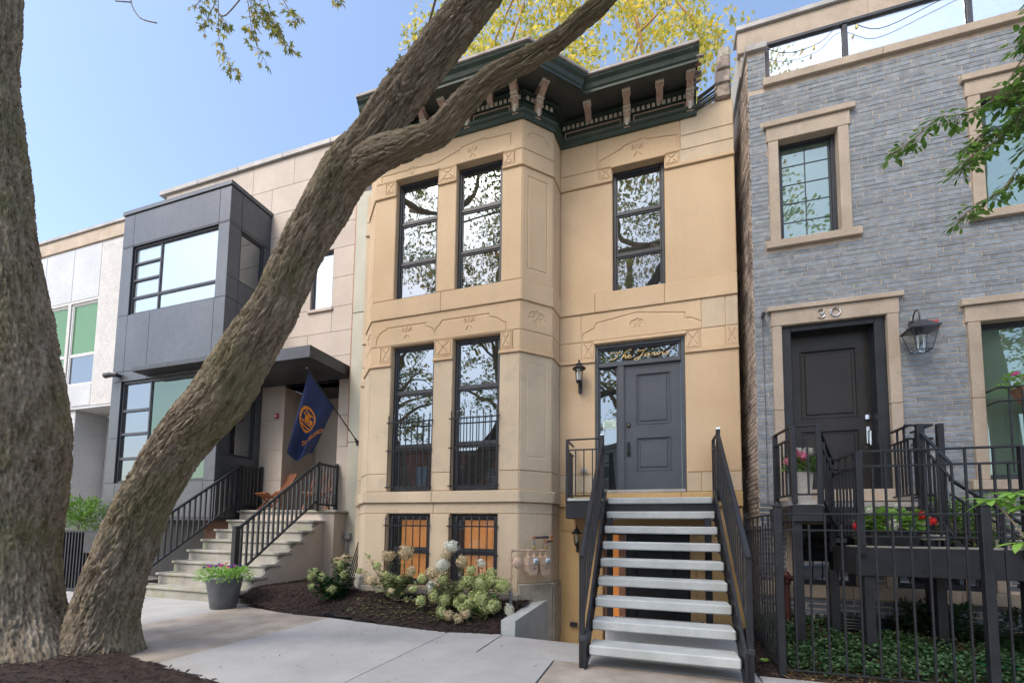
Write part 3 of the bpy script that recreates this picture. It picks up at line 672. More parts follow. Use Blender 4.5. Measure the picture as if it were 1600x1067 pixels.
def smooth_line(p, n=5):
    if len(p) < 3: return p
    q = [p[0]]+p+[p[-1]]; out = []
    for i in range(1, len(q)-2):
        for k in range(n):
            t = k/n; a, b_, c, d = q[i-1], q[i], q[i+1], q[i+2]
            out.append(tuple(.5*((2*b_[j])+(-a[j]+c[j])*t+(2*a[j]-5*b_[j]+4*c[j]-d[j])*t*t+(-a[j]+3*b_[j]-3*c[j]+d[j])*t**3) for j in range(len(p[0]))))
    out.append(tuple(p[-1])); return out
mb = MB()
for s_ in ST:
    pts = smooth_line(s_); n_ = len(pts)
    mb.tube([(X(-.66)+p[0]*.077, .106, 4.262+p[1]*.047) for p in pts], [.0035+.0055*math.sin(PI*(i+.5)/n_) for i in range(n_)], 6)
FM.map(mb); mb.build('gold_lettering', 'gold', df)
nt_ = fbox(FM, 'notice', 'paper', df, X(-.80), X(-.60), .100, .104, 3.10, 3.24, 0)
mb = MB()
for i in range(4): mb.box(X(-.77), X(-.63)-.03*(i % 2), .097, .0995, 3.125+i*.025, 3.133+i*.025)
for a in (-.785, -.63):
    for z in (3.11, 3.215): mb.box(X(a), X(a)+.018, .097, .0995, z, z+.012)
FM.map(mb); mb.build('print', 'print_green', nt_)
# --- basement entrance under the stair
panel_door(FM, house, X(-.45), X(.46), -.45, 1.36, .12, 'black_iron', [(X(-.32), X(.33), .55, 1.15), (X(-.32), X(.33), -.25, .4)])
fbox(FM, 'door_frame', 'brown_wood', house, X(-.80), X(-.745), .08, .16, -.45, 1.4, .004); fbox(FM, 'door_frame', 'brown_wood', house, X(-.56), X(-.455), .08, .16, -.45, 1.4, .004)
fbox(FM, 'door_frame', 'black_iron', house, X(.46), X(.50), .08, .16, -.45, 1.4, .004); fbox(FM, 'door_frame', 'black_iron', house, X(-.80), X(.50), .07, .16, 1.36, 1.4, .004)
fbox(FM, 'side_light', 'lit_glow', house, X(-.745), X(-.56), .13, .14, -.45, 1.36, 0)

# --- cornice
def sweep(path, prof, name, mat, parent, closed_prof=True, ends=True):
    """profile (out, z) swept along a plan path with mitres; path runs left to right, out is towards the street"""
    n = len(path); mb = MB(); nrm = []
    for i in range(n-1):
        dx, dy = path[i+1][0]-path[i][0], path[i+1][1]-path[i][1]; l = math.hypot(dx, dy); nrm.append((dy/l, -dx/l))
    k = len(prof)
    for i in range(n):
        if i == 0: m_ = nrm[0]; s_ = 1
        elif i == n-1: m_ = nrm[-1]; s_ = 1
        else:
            a, b_ = nrm[i-1], nrm[i]; m_ = (a[0]+b_[0], a[1]+b_[1]); l = math.hypot(*m_); m_ = (m_[0]/l, m_[1]/l); s_ = 1/max(.3, m_[0]*a[0]+m_[1]*a[1])
        for (o_, z) in prof: mb.v.append((path[i][0]+m_[0]*o_*s_, path[i][1]+m_[1]*o_*s_, z))
    for i in range(n-1):
        for j in range(k):
            a = i*k+j; b_ = i*k+(j+1) % k; mb.f.append((a, a+k, b_+k, b_))
    mb.f.append(tuple(range(k))); mb.f.append(tuple((n-1)*k+j for j in range(k))[::-1])
    return mb.build(name, mat, parent)
PATH = [(-5.35, YM), (-5.17, YM), (-5.15, 7.02), (-4.73, YF), (-1.98, YF), (-1.56, 7.02), (-1.52, YM), (.70, YM)]
sweep(PATH, [(-.1, 8.10), (.03, 8.10), (.045, 8.13), (.045, 8.17), (.075, 8.19), (.085, 8.22), (.06, 8.24), (-.1, 8.24)], 'bed_mould', 'cornice_green', house)
sweep(PATH, [(-.1, 8.24), (.012, 8.24), (.012, 8.66), (-.1, 8.66)], 'frieze', 'cornice_green', house)
sweep(PATH, [(.0, 8.395), (.04, 8.395), (.04, 8.415), (.0, 8.415)], 'fillet', 'cornice_green', house)
sweep(PATH, [(.0, 8.50), (.075, 8.50), (.085, 8.53), (.05, 8.55), (.0, 8.55)], 'fillet', 'cornice_green', house)
PATH2 = [(-4.76, YF)]+PATH[4:]
sweep(PATH2, [(-.1, 8.64), (.50, 8.60), (.50, 8.66), (-.1, 8.68)], 'soffit', 'cornice_soffit', house)
sweep(PATH2, [(.49, 8.52), (.505, 8.50), (.53, 8.50), (.53, 8.54), (.55, 8.56), (.57, 8.62), (.61, 8.66), (.62, 8.70), (.49, 8.70)], 'fascia', 'cornice_green', house)
sweep(PATH2, [(-.1, 8.68), (.63, 8.70), (.645, 8.705), (.645, 8.745), (.63, 8.75), (-.1, 8.76)], 'gutter_edge', 'roof_edge', house)
den = MB().box(-.024, .024, -.03, 0, -.035, .035, .004).mesh('dentil', 'cream_paint')
def dentils(fr, u0, u1):
    n = int((u1-u0)/.078)
    for i in range(n+1):
        p = fr.P(u0+(u1-u0)*i/n, 8.458, .012); a = math.atan2(fr.d.y, fr.d.x); inst(den, 'dentil', house, p, a)
def bracket(fr, u, small=False):
    """scrolled console bracket"""
    z0, zt = (8.46, 8.64) if small else (8.17, 8.64); w = .052
    if small: prof = [(0, z0), (.07, z0+.01), (.11, z0+.05), (.14, z0+.07), (.22, z0+.09), (.27, 8.57), (.28, zt), (0, zt)]
    else: prof = [(0, z0), (.055, z0), (.075, z0+.05), (.085, z0+.16), (.11, z0+.19), (.115, z0+.25), (.15, z0+.29), (.20, z0+.33), (.26, z0+.37), (.30, 8.57), (.31, zt), (0, zt)]
    mb = MB()
    n = len(prof)
    mb.prism([(-o_, z) for o_, z in prof], u-w, u+w, 0)
    fr.map(mb); br = mb.build('bracket', 'faded_pink', house)
    fbox(fr, 'bracket_cap', 'cream_paint', br, u-w-.014, u+w+.014, -.33 if not small else -.30, -.18, 8.585, 8.625, .006)
    if not small:
        fbox(fr, 'bracket_bead', 'cream_paint', br, u-w-.01, u+w+.01, -.165, 0, z0+.275, z0+.30, .005); fbox(fr, 'bracket_bead', 'cream_paint', br, u-w-.01, u+w+.01, -.13, 0, z0+.235, z0+.255, .005); fbox(fr, 'bracket_inset', 'cream_paint', br, u-.025, u+.025, -.088, 0, z0+.02, z0+.15, .006)
    if not small: m3 = MB().lathe([(.002, -.012), (.014, -.008), (.018, 0)], (u, 0, 0), 8); m3.tf(lambda x, y, z: (x, z-.118+0, z0+.215+y)); fr.map(m3); m3.build('rosette', 'cream_paint', br)
def fpanel(fr, u0, u1, m='faded_pink'):
    fr_ = MB()
    for q in ((u0, u1, 8.262, 8.277), (u0, u1, 8.363, 8.378), (u0, u0+.015, 8.277, 8.363), (u1-.015, u1, 8.277, 8.363)): fr_.box(q[0], q[1], -.032, -.01, q[2], q[3], .004)
    fr.map(fr_); fr_.build('panel_mould', m, house)
dentils(FB, .06, 2.69); dentils(FC, .07, FC.L-.07); dentils(FM, .07, 1.03); dentils(FM, 1.24, 2.05); dentils(FLC, .07, FLC.L-.07)
for u in (.12, .98, 1.78, 2.63): bracket(FB, u)
for u in (.56, 1.38, 2.2): bracket(FB, u, True)
bracket(FC, FC.L*.42); bracket(FM, 1.14); bracket(FM, .50, True); bracket(FM, 1.66, True); bracket(FM, 2.12)
fpanel(FB, .22, .88); fpanel(FB, 1.08, 1.68); fpanel(FB, 1.88, 2.53); fpanel(FM, .08, 1.04); fpanel(FM, 1.24, 2.06)
# broken end of the cornice: splintered boards and the old party wall stub
for i in range(9):
    y = YM-.05-.55*random.random(); z = 8.5+.2*random.random(); MB().bar((.66, y, z), (.70+.07*random.random(), y+random.uniform(-.03, .03), z+random.uniform(-.04, .05)), .05, .018, b=.003).build('broken_board', 'roof_edge' if i % 3 else 'brown_wood', house)
for i in range(9): MB().bar((.70, YM-.02*i, 8.18+.01*i), (.95+.05*random.random(), YM-.02*i, 8.30+.015*i), .02, .014, b=.003).build('splintered_lath', 'cornice_soffit', house)
for z, w_ in ((8.26, .22), (8.50, .20), (8.74, .19), (8.93, .17)):
    B('parapet_stone', 'grey_stone' if z > 8.9 else 'side_brick', house, 1.20-w_, 1.205, YM-.05, YM+.32, z, z+(.24 if z < 8.9 else .2), .03)
# chimney-side parapet
# --- iron window guards
def guard(fr, par, u0, u1, z0, z1, rails, n, name='window_guard', out=.03, tips=True, group='black iron guards on the bay windows', label=''):
    t = thing(name, label, 'window guard', tuple(fr.P(u0, z0, out)), group)
    def put(mb, nm, m='black_iron'): fr.map(mb); return mb.build(nm, m, t)
    for z in rails: put(MB().box(u0-.03, u1+.03, -out-.008, -out+.008, z-.011, z+.011, .003), 'rail')
    for i in range(n):
        u = u0+.02+(u1-u0-.04)*i/(n-1)
        mb = MB().box(u-.007, u+.007, -out-.022, -out-.008, z0, z1, .002)
        if tips: mb.lathe([(.004, 0), (.016, .015), (.006, .03), (.017, .05), (.001, .10)], (u, -out-.015, z1), 6)
        put(mb, 'picket')
    return t
lab = ['black iron guard with spear tips over the left first-floor bay window', 'black iron guard with spear tips over the right first-floor bay window']
for k, (a, b_, c, d) in enumerate(OB[2:4]): guard(FB, None, a-.0, b_+.0, 2.06, 3.24, [2.10, 2.72, 3.20], 8, label=lab[k], group=None)
lab = ['black iron bars over the left basement window with orange boards behind', 'black iron bars over the right basement window, the one nearer the gas meters']
for k, (a, b_, c, d) in enumerate(OB[:2]): guard(FB, None, a-.0, b_+.0, .52, 1.52, [.60, 1.02, 1.46], 7, label=lab[k], group=None)

# ============================================================ PIT, RETAINING WALL, STAIR
rw = MB().add([(-2.0, 5.9, -.5), (-1.80, 5.9, -.5), (-1.57, 7.0, -.5), (-1.72, 7.0, -.5), (-2.0, 5.9, .19), (-1.80, 5.9, .19), (-1.57, 7.0, .36), (-1.72, 7.0, .36)], [(0,3,2,1),(4,5,6,7),(0,1,5,4),(1,2,6,5),(2,3,7,6),(3,0,4,7)])
rwo = rw.build('retaining_wall', 'cast_concrete'); tag(rwo, 'low grey concrete retaining wall between the mulch bed and the basement pit', 'wall')
MB().box(-1.8, -.62, 5.8, 7.4, -.7, -.52).build('pit_floor', 'concrete', None, 'structure')
MB().box(-.60, .93, 5.79, 6.75, -.5, .20, .01).build('concrete_pad', 'concrete', None, 'structure')
MB().box(-.61, 1.2, 6.76, 7.4, -.7, -.50, .01).build('pit_floor', 'concrete', None, 'structure')
XL, XR = -.66, .75
st = thing('entrance_stair', 'open black steel stair with grey concrete treads up to the grey front door', 'stair', (0, 4.8, 0))
for k in range(9):
    yf = 6.78-.25*k if k else 6.76; zt = 1.90-.208*k
    mb = MB()
    if k == 0: mb.box(XL, XR, 6.75, 7.33, 1.81, 1.90, .012)
    else: mb.box(XL, XR, yf, yf+.31, zt-.10, zt, .012)
    mb.build('tread', 'cast_concrete', st)
B('landing_slab', 'cast_concrete', st, -1.26, XL-.01, 6.77, 7.33, 1.86, 1.90)
B('landing_fascia', 'black_iron', st, -1.29, XR+.04, 6.79, 6.83, 1.60, 1.855); B('landing_fascia', 'black_iron', st, -1.29, -1.25, 6.83, 7.34, 1.60, 1.855)
B('landing_fascia', 'black_iron', st, XR+.005, XR+.045, 6.83, 7.34, 1.60, 1.855)
for x in (XL+.06, XR-.10):
    B('support_post', 'black_iron', st, x-.04, x+.04, 6.38, 6.46, .215, 1.60); 
    pp = MB().box(x-.10, x+.10, 6.32, 6.52, .20, .215, .003)
    for a in (-.075, .075):
        for b_ in (-.075, .075): pp.lathe([(.012, 0), (.012, .03)], (x+a, 6.42+b_, .215), 6)
    pp.build('base_plate', 'black_iron', st)
sl = .208/.25
def sz(y): return 1.90+(y-6.78)*sl
for x in (XL-.035, XR+.035):
    mb = MB().prism([(4.74, .0), (4.86, .0), (6.86, 1.60), (6.86, 2.02), (6.74, 1.98), (4.74, .30)], x-.012, x+.012, 0); mb.build('stringer', 'black_iron', st)
    for k in range(1, 9):
        yf = 6.78-.25*k; B('tread_bracket', 'black_iron', st, x-.035, x+.035, yf+.03, yf+.28, 1.90-.208*k-.125, 1.90-.208*k-.103, .003)
def rail_side(x, y0, y1, ang=True):
    hz = lambda y: sz(y)+.92
    B('post', 'black_iron', st, x-.028, x+.028, y0-.028, y0+.028, .0, hz(y0)-.03)
    B('post_sleeve', 'dark_metal', st, x-.034, x+.034, y0-.034, y0+.034, .27, .33)
    MB().bar((x, y0-.05, hz(y0)-.03), (x, y1, hz(y1)-.03), .046, .028, b=.006).build('handrail', 'black_iron', st)
    MB().bar((x, y0, hz(y0)-.16), (x, y1, hz(y1)-.16), .02, .02).build('rail', 'black_iron', st)
    MB().bar((x, y0, sz(y0)+.15), (x, y1, sz(y1)+.15), .02, .02).build('rail', 'black_iron', st)
    n = 14
    for i in range(1, n):
        y = y0+(y1-y0)*i/n; mb = MB().box(x-.008, x+.008, y-.008, y+.008, sz(y)+.12, hz(y)-(.16 if i % 3 else .04)); mb.build('baluster', 'black_iron', st)
    B('post', 'black_iron', st, x-.026, x+.026, y1-.026, y1+.026, 1.9, 2.83); B('finial', 'chrome', st, x-.03, x+.03, y1-.03, y1+.03, 2.83, 2.86)
rail_side(XL-.075, 4.80, 6.76); rail_side(XR+.085, 4.84, 6.76)
def flat_rail(par, p, q, zb, zt, n, post=True, mat='black_iron', w=.02, gap2=None, name='baluster', hw=.035):
    MB().bar((*p, zt), (*q, zt), hw, .022, b=.004).build('handrail', mat, par)
    if gap2: MB().bar((*p, zt-gap2), (*q, zt-gap2), w, w).build('rail', mat, par)
    MB().bar((*p, zb+.08), (*q, zb+.08), w, w).build('rail', mat, par)
    for i in range(1, n):
        t = i/n; x, y = p[0]+(q[0]-p[0])*t, p[1]+(q[1]-p[1])*t
        MB().box(x-w*.4, x+w*.4, y-w*.4, y+w*.4, zb+.08, zt-(gap2 or 0)).build(name, mat, par)
    if post:
        for (x, y) in (p, q): B('post', mat, par, x-w*1.1, x+w*1.1, y-w*1.1, y+w*1.1, zb-.02, zt)
flat_rail(st, (-1.27, 6.80), (XL-.10, 6.80), 1.86, 2.80, 4, gap2=.16); flat_rail(st, (-1.27, 6.83), (-1.27, 7.34), 1.86, 2.795, 7, post=False, gap2=.16); flat_rail(st, (XR+.09, 6.80), (XR+.09, 7.34), 1.86, 2.80, 8, gap2=.16)

# ============================================================ WALL FIXTURES OF THE BEIGE HOUSE
def lantern(name, label, x, y, z, s=1.):
    t = thing(name, label, 'wall lamp', (x, y, z))
    c = (x, y-.13*s, z)
    MB().box(x-.03*s, x+.03*s, y-.02, y, z-.30*s, z-.08*s, .008).build('wall_plate', 'black_iron', t)
    MB().tube([(x, y-.02, z-.12*s), (x, y-.07*s, z-.20*s), (x, y-.13*s, z-.17*s)], .014*s).build('arm', 'black_iron', t)
    MB().lathe([(.03*s, -.17*s), (.045*s, -.15*s), (.05*s, -.13*s)], c, 12).build('lamp_base', 'black_iron', t)
    MB().lathe([(.046*s, -.13*s), (.062*s, .06*s)], c, 8).build('glass_cup', 'clear_glass', t)
    MB().lathe([(.012*s, -.11*s), (.014*s, .02*s), (.004*s, .04*s)], c, 8).build('candle', 'white_plastic', t)
    mb = MB()
    for k in range(8):
        a = 2*PI*k/8; mb.tube([(c[0]+.048*s*math.cos(a), c[1]+.048*s*math.sin(a), z-.13*s), (c[0]+.064*s*math.cos(a), c[1]+.064*s*math.sin(a), z+.06*s)], .004*s, 4)
    mb.build('cage', 'black_iron', t)
    MB().lathe([(.10*s, .05*s), (.105*s, .065*s), (.06*s, .10*s), (.045*s, .12*s), (.05*s, .135*s), (.02*s, .155*s), (.012*s, .17*s), (.018*s, .185*s), (.003*s, .21*s)], c, 14).build('lamp_roof', 'black_iron', t)
    return t
lantern('wall_lantern', 'black lantern on the beige wall left of the grey front door', -1.16, 7.37, 4.00, 1.05)
lantern('wall_lantern', 'small black lantern low on the wall beside the basement stair pit', -1.20, 7.37, 1.32, .85)
t = B('vent_light', 'dark_metal', None, -1.32, -1.20, 7.34, 7.372, -.12, -.05, .006); tag(t, 'small grey louvred step light low on the ochre wall of the pit', 'step light')
t = B('doorbell_box', 'galvanised', None, -1.15, -1.05, 7.345, 7.372, 2.36, 2.42, .004); tag(t, 'small grey box on the wall behind the landing railing', 'wall box')
# gas meters on the chamfered side of the bay
def FCp(u, z, o=0): return FC.P(u, z, o)
def meter(u, label):
    t = thing('gas_meter', label, 'gas meter', tuple(FCp(u, .86, .1)))
    def put(mb, nm, m): FC.map(mb); return mb.build(nm, m, t)
    w = .085
    put(MB().prism([(u-w, 1.0), (u+w, 1.0), (u+w, .88), (u+w*.95, .80), (u+w*.6, .745), (u-w*.6, .745), (u-w*.95, .80), (u-w, .88)], -.24, -.10, 1), 'body', 'meter_paint')
    put(MB().box(u-w-.008, u+w+.008, -.25, -.095, .895, .91, .004), 'seam', 'meter_paint')
    put(MB().box(u-w*.9, u+w*.9, -.235, -.105, 1.0, 1.02, .008), 'top_cover', 'meter_paint')
    put(MB().box(u-.005, u+.075, -.275, -.24, .925, .995, .012), 'index_box', 'label_blue'); put(MB().box(u+.01, u+.06, -.281, -.275, .945, .96), 'index_print', 'print_green')
    put(MB().box(u, u+.05, -.246, -.24, .84, .862), 'name_plate', 'galvanised')
    for du in (-.05, .05): put(MB().lathe([(.026, 1.0), (.026, 1.03), (.017, 1.04), (.017, 1.08)], (u+du, -.17, 0), 10), 'connector', 'meter_paint')
    return t
meter(.13, 'tan gas meter on the side of the bay, the left one of two'); meter(.34, 'tan gas meter on the side of the bay, the right one nearer the pit')
t = thing('gas_piping', 'tan and rusty pipework above the two gas meters', 'pipes', tuple(FCp(.1, .5, .1)))
def put(mb, nm, m): FC.map(mb); return mb.build(nm, m, t)
put(MB().tube([(-.20, -.16, .30), (-.20, -.16, 1.11)], .017).tube([(-.20, -.16, 1.11), (.42, -.17, 1.11)], .017), 'pipe', 'meter_paint')
put(MB().tube([(-.20, -.16, .20), (-.20, -.16, .52)], .026), 'sleeve', 'galvanised')
put(MB().lathe([(.02, 0), (.075, .0), (.085, .03), (.07, .06), (.03, .075)], (0, 0, 0), 14).tf(lambda x, y, z: (-.11+x, -.17-z, .93+y)), 'regulator', 'meter_paint')
for z in (1.11, .98, .88, .72, .56): put(MB().lathe([(.024, -.02), (.027, 0), (.024, .02)], (-.20, -.16, z), 8), 'fitting', 'meter_paint')
for u in (.08, .29): put(MB().lathe([(.02, 0), (.025, -.01), (.018, -.05), (.026, -.06)], (u, -.17, 1.12), 8), 'valve', 'meter_paint')
for u, zt, sgn in ((.18, 1.30, 1), (.39, 1.24, 1)):
    put(MB().lathe([(.022, 1.13), (.024, 1.16), (.019, 1.17), (.019, 1.19)], (u, -.17, 0), 8), 'union', 'brass')
    put(MB().tube([(u, -.17, 1.19), (u, -.17, zt)], .016), 'pipe', 'galvanised')
    put(MB().lathe([(.005, -.028), (.024, -.015), (.026, .0), (.024, .015), (.005, .028)], (u, -.17, zt), 8), 'elbow', 'rust')
put(MB().tube([(.18, -.17, 1.30), (.42, -.17, 1.31), (.43, -.17, 1.31), (.45, 0, 1.31)], .017), 'pipe', 'dark_metal')
put(MB().tube([(.39, -.17, 1.24), (.50, -.17, 1.25)], .016), 'pipe', 'dark_metal')
put(MB().lathe([(.005, -.028), (.024, -.015), (.026, .0), (.024, .015), (.005, .028)], (.50, -.17, 1.27), 8).lathe([(.005, -.028), (.024, -.015), (.026, .0), (.024, .015), (.005, .028)], (.49, -.17, 1.32), 8), 'elbow', 'rust')

# ============================================================ GREY BRICK HOUSE (right)
gh = thing('brick_house', 'grey-blue roman brick house numbered 30 with limestone surrounds', 'house', (3, 7, 0))
GX0, GX1, GY = 1.37, 6.6, 7.0
FG = Frame((GX0, GY), (GX1, GY)); gx = lambda x: x-GX0
OG = [(gx(1.68), gx(2.92), 2.0, 4.30), (gx(1.72), gx(2.46), 5.52, 7.06), (gx(3.98), gx(5.3), 5.46, 7.06), (gx(3.84), gx(5.3), 2.08, 4.08), (gx(1.78), gx(2.50), .72, 1.56), (gx(2.86), gx(3.86), .72, 1.50)]
mb = MB()
for p in pieces(FG.L, -.5, 7.92, OG): mb.box(p[0], p[1], .005, .3, p[2], p[3])
mb.box(0, gx(1.60), .005, .3, 7.92, 8.5); FG.map(mb); mb.build('mortar_wall', 'mortar', gh)
# surrounds in limestone
SUR = []
def sur(x0, x1, z0, z1, out=.03, name='surround_stone'):
    SUR.append((gx(x0), gx(x1), z0, z1)); fbox(FG, name, 'trim_stone', gh, gx(x0)+.002, gx(x1)-.002, -out, .12, z0+.002, z1-.002, .006)
sur(1.57, 3.04, 4.29, 4.50); sur(1.52, 3.09, 4.50, 4.57, .06)                     # door head
sur(1.58, 1.70, 2.0, 3.1); sur(1.58, 1.70, 3.1, 4.29); sur(2.90, 3.03, 2.0, 3.1); sur(2.90, 3.03, 3.1, 4.29); sur(1.55, 3.10, 1.84, 2.0, .05)
sur(1.58, 2.60, 7.03, 7.24); sur(1.54, 2.66, 7.24, 7.33, .06); sur(1.60, 1.73, 5.53, 7.03); sur(2.45, 2.58, 5.53, 7.03); sur(1.54, 2.68, 5.42, 5.53, .06)
sur(3.84, 5.5, 7.03, 7.24); sur(3.80, 5.6, 7.24, 7.33, .06); sur(3.86, 3.99, 5.47, 7.03); sur(3.80, 5.6, 5.36, 5.47, .06)
sur(3.70, 5.5, 4.06, 4.27); sur(3.66, 5.6, 4.27, 4.36, .06); sur(3.72, 3.85, 2.09, 3.1); sur(3.72, 3.85, 3.1, 4.06); sur(3.66, 5.6, 1.97, 2.09, .06)
sur(1.37, 2.4, .58, .74, .04); sur(2.4, 3.5, .58, .74, .04); sur(3.5, 4.7, .58, .74, .04); sur(4.7, 6.6, .58, .74, .04)
sur(1.68, 1.80, .74, 1.70); sur(2.48, 2.60, .74, 1.70); sur(1.80, 2.48, 1.54, 1.70); sur(2.76, 2.88, .74, 1.62); sur(3.84, 3.96, .74, 1.62); sur(2.88, 3.84, 1.48, 1.62)
sur(1.56, 3.0, 7.90, 8.02, .05, 'coping_stone'); sur(3.0, 4.5, 7.90, 8.02, .05, 'coping_stone'); sur(4.5, 6.6, 7.90, 8.02, .05, 'coping_stone')
fbox(FG, 'coping_stone', 'coping', gh, gx(1.34), gx(1.62), -.05, .32, 8.5, 8.6, .006)
# bricks: the 300 that show largest are parts, the rest one part
CH = .0667; BL = .30
bm1 = MB().box(-.5, .5, 0, .06, -.0285, .0285)
def brick_list(W, z0, z1, ops, soldier=()):
    out = []; r_ = random.Random(3); row = 0; z = z0
    while z+CH <= z1+1e-6:
        u = -(row % 2)*BL*.5-(.08 if row % 3 == 2 else 0)
        while u < W:
            a, b_ = max(0, u+.005), min(W, u+BL-.005)
            parts = [(a, b_)]
            for (p, q, c, d) in ops:
                if c < z+CH-.01 and d > z+.01:
                    nn = []
                    for (s0, s1) in parts:
                        if q <= s0 or p >= s1: nn.append((s0, s1))
                        else:
                            if p-s0 > .02: nn.append((s0, p-.004))
                            if s1-q > .02: nn.append((q+.004, s1))
                    parts = nn
            for (s0, s1) in parts:
                if s1-s0 > .02: out.append((s0, s1, z+CH/2, r_.uniform(-.0035, .0035)))
            u += BL
        z += CH; row += 1
    return out
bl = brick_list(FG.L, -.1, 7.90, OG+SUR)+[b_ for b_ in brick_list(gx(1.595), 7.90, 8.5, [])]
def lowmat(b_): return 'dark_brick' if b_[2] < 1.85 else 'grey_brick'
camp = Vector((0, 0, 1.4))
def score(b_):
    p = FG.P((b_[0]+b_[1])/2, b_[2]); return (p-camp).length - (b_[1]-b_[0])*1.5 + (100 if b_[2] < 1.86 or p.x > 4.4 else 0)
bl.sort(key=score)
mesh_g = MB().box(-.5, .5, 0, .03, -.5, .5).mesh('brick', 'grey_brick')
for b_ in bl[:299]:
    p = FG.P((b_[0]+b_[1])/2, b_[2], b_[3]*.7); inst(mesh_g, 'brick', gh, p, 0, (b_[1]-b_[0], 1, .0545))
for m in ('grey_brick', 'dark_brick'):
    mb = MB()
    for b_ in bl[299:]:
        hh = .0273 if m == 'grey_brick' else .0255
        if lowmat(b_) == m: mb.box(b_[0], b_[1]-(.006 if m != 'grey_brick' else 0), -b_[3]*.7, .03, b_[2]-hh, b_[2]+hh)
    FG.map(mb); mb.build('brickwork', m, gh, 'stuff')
# side wall in the gap
FS = Frame((GX0, 16), (GX0, GY+.03)); mb = MB(); mb.box(0, 8.95, .0, .25, -.5, 7.9); FS.map(mb); mb.build('side_wall', 'mortar', gh)
mb = MB()
for b_ in brick_list(1.6, -.1, 8.4, []):
    mb.box(b_[0], b_[1], -.012-b_[3], .0, b_[2]-.028, b_[2]+.028)
mb.tf(lambda x, y, z: (x+7.355, y, z)); FS.map(mb); mb.build('side_brickwork', 'side_brick', gh, 'stuff')
B('side_coping', 'coping', gh, 1.33, 1.55, 7.33, 9.5, 8.5, 8.58)
B('side_parapet', 'white_brick', gh, 1.375, 1.5, 7.31, 9.5, 7.9, 8.5)
# set-back top floor
FT = Frame((1.70, 9.3), (8, 9.3)); OT = [(gx(0)+0, 0, 0, 0)]
OT = [(1.9, 3.3, 7.9, 10.3), (3.9, 5.4, 7.9, 10.3)]
mb = MB()
for p in pieces(FT.L, 7.0, 11.1, OT): mb.box(p[0], p[1], .012, .3, p[2], p[3])
FT.map(mb); mb.build('upper_wall', 'mortar', gh)
mb = MB()
for b_ in brick_list(FT.L, 7.6, 10.9, OT): mb.box(b_[0], b_[1], -b_[3], .03, b_[2]-.028, b_[2]+.028)
FT.map(mb); mb.build('upper_brickwork', 'back_brick', gh, 'stuff')
for a in (0, 2.1, 4.2): fbox(FT, 'band_stone', 'trim_stone', gh, a-(.05 if a == 0 else 0), a+2.1, -.05, .1, 10.85, 11.30, .01)
fbox(FT, 'roof_coping', 'coping', gh, -.08, FT.L, -.1, .3, 11.30, 11.40, .01)
B('upper_side_wall', 'white_brick', gh, 1.70, 1.95, 9.61, 15, 7.0, 11.2); B('roof_deck', 'roof_edge', gh, 1.56, 6.5, 7.3, 9.6, 7.6, 7.7)
for a, b_, c, d in OT: window(FT, gh, a, b_, c, d, [], [(a+b_)/2], glass='glass', name='window', fw=.07)
# windows and the door
w = window(FG, gh, *OG[1], [], fw=.06, glass='glass_teal'); 
mb = MB(); a, b_, c, d = OG[1]
for i in range(1, 5): z = c+.06+(d-c-.12)*i/5; mb.box(a+.06, b_-.06, .136, .141, z-.006, z+.006)
mb.box((a+b_)/2-.006, (a+b_)/2+.006, .135, .140, c+.06, d-.06); FG.map(mb); mb.build('glazing_bar', 'window_frame', w)
window(FG, gh, *OG[2], [], fw=.06, glass='glass_teal'); window(FG, gh, *OG[3], [], fw=.06, glass='glass_teal')
window(FG, gh, *OG[4], [], fw=.06, glass='glass_dim'); window(FG, gh, *OG[5], [], fw=.06, glass='glass_dim')
mb = MB(); a, b_, c, d = OG[0]; a += .02; b_ -= .02
for q in ((a, a+.12, c, d), (b_-.12, b_, c, d), (a+.12, b_-.12, d-.09, d)): mb.box(q[0], q[1], .03, .26, q[2], q[3], .006)
FG.map(mb); mb.build('door_frame', 'black_iron', gh)
gd = panel_door(FG, gh, a+.125, b_-.125, 2.0, d-.095, .20, 'door_dark', [(a+.26, b_-.26, 3.0, 3.98), (a+.26, b_-.26, 2.22, 2.84)])
mb = MB().box(b_-.20, b_-.155, .17, .2, 2.62, 2.86, .008); mb.tube([(b_-.178, .18, 2.8), (b_-.178, .12, 2.78), (b_-.178, .12, 2.6), (b_-.178, .18, 2.56)], .012); mb.box(b_-.205, b_-.15, .175, .2, 2.95, 3.02, .006); FG.map(mb); mb.build('door_handle', 'chrome', gd)
def digit(pts, u, z, s): return MB().tube([(u+p[0]*s, -.042, z+p[1]*s) for p in smooth_line(pts, 6)], .0085, 6)
mb = digit([(0, .95), (.35, 1.1), (.62, .9), (.55, .65), (.25, .56), (.6, .45), (.68, .2), (.4, -.02), (0, .12)], gx(2.13), 4.335, .105)
n0 = digit([(.5, 1.1), (.1, .85), (0, .55), (.1, .22), (.5, 0), (.9, .22), (1.0, .55), (.9, .85), (.5, 1.1)], gx(2.28), 4.335, .105); mb.add(n0.v, n0.f)
FG.map(mb); mb.build('house_number', 'chrome', gh, label='silver numerals 30')
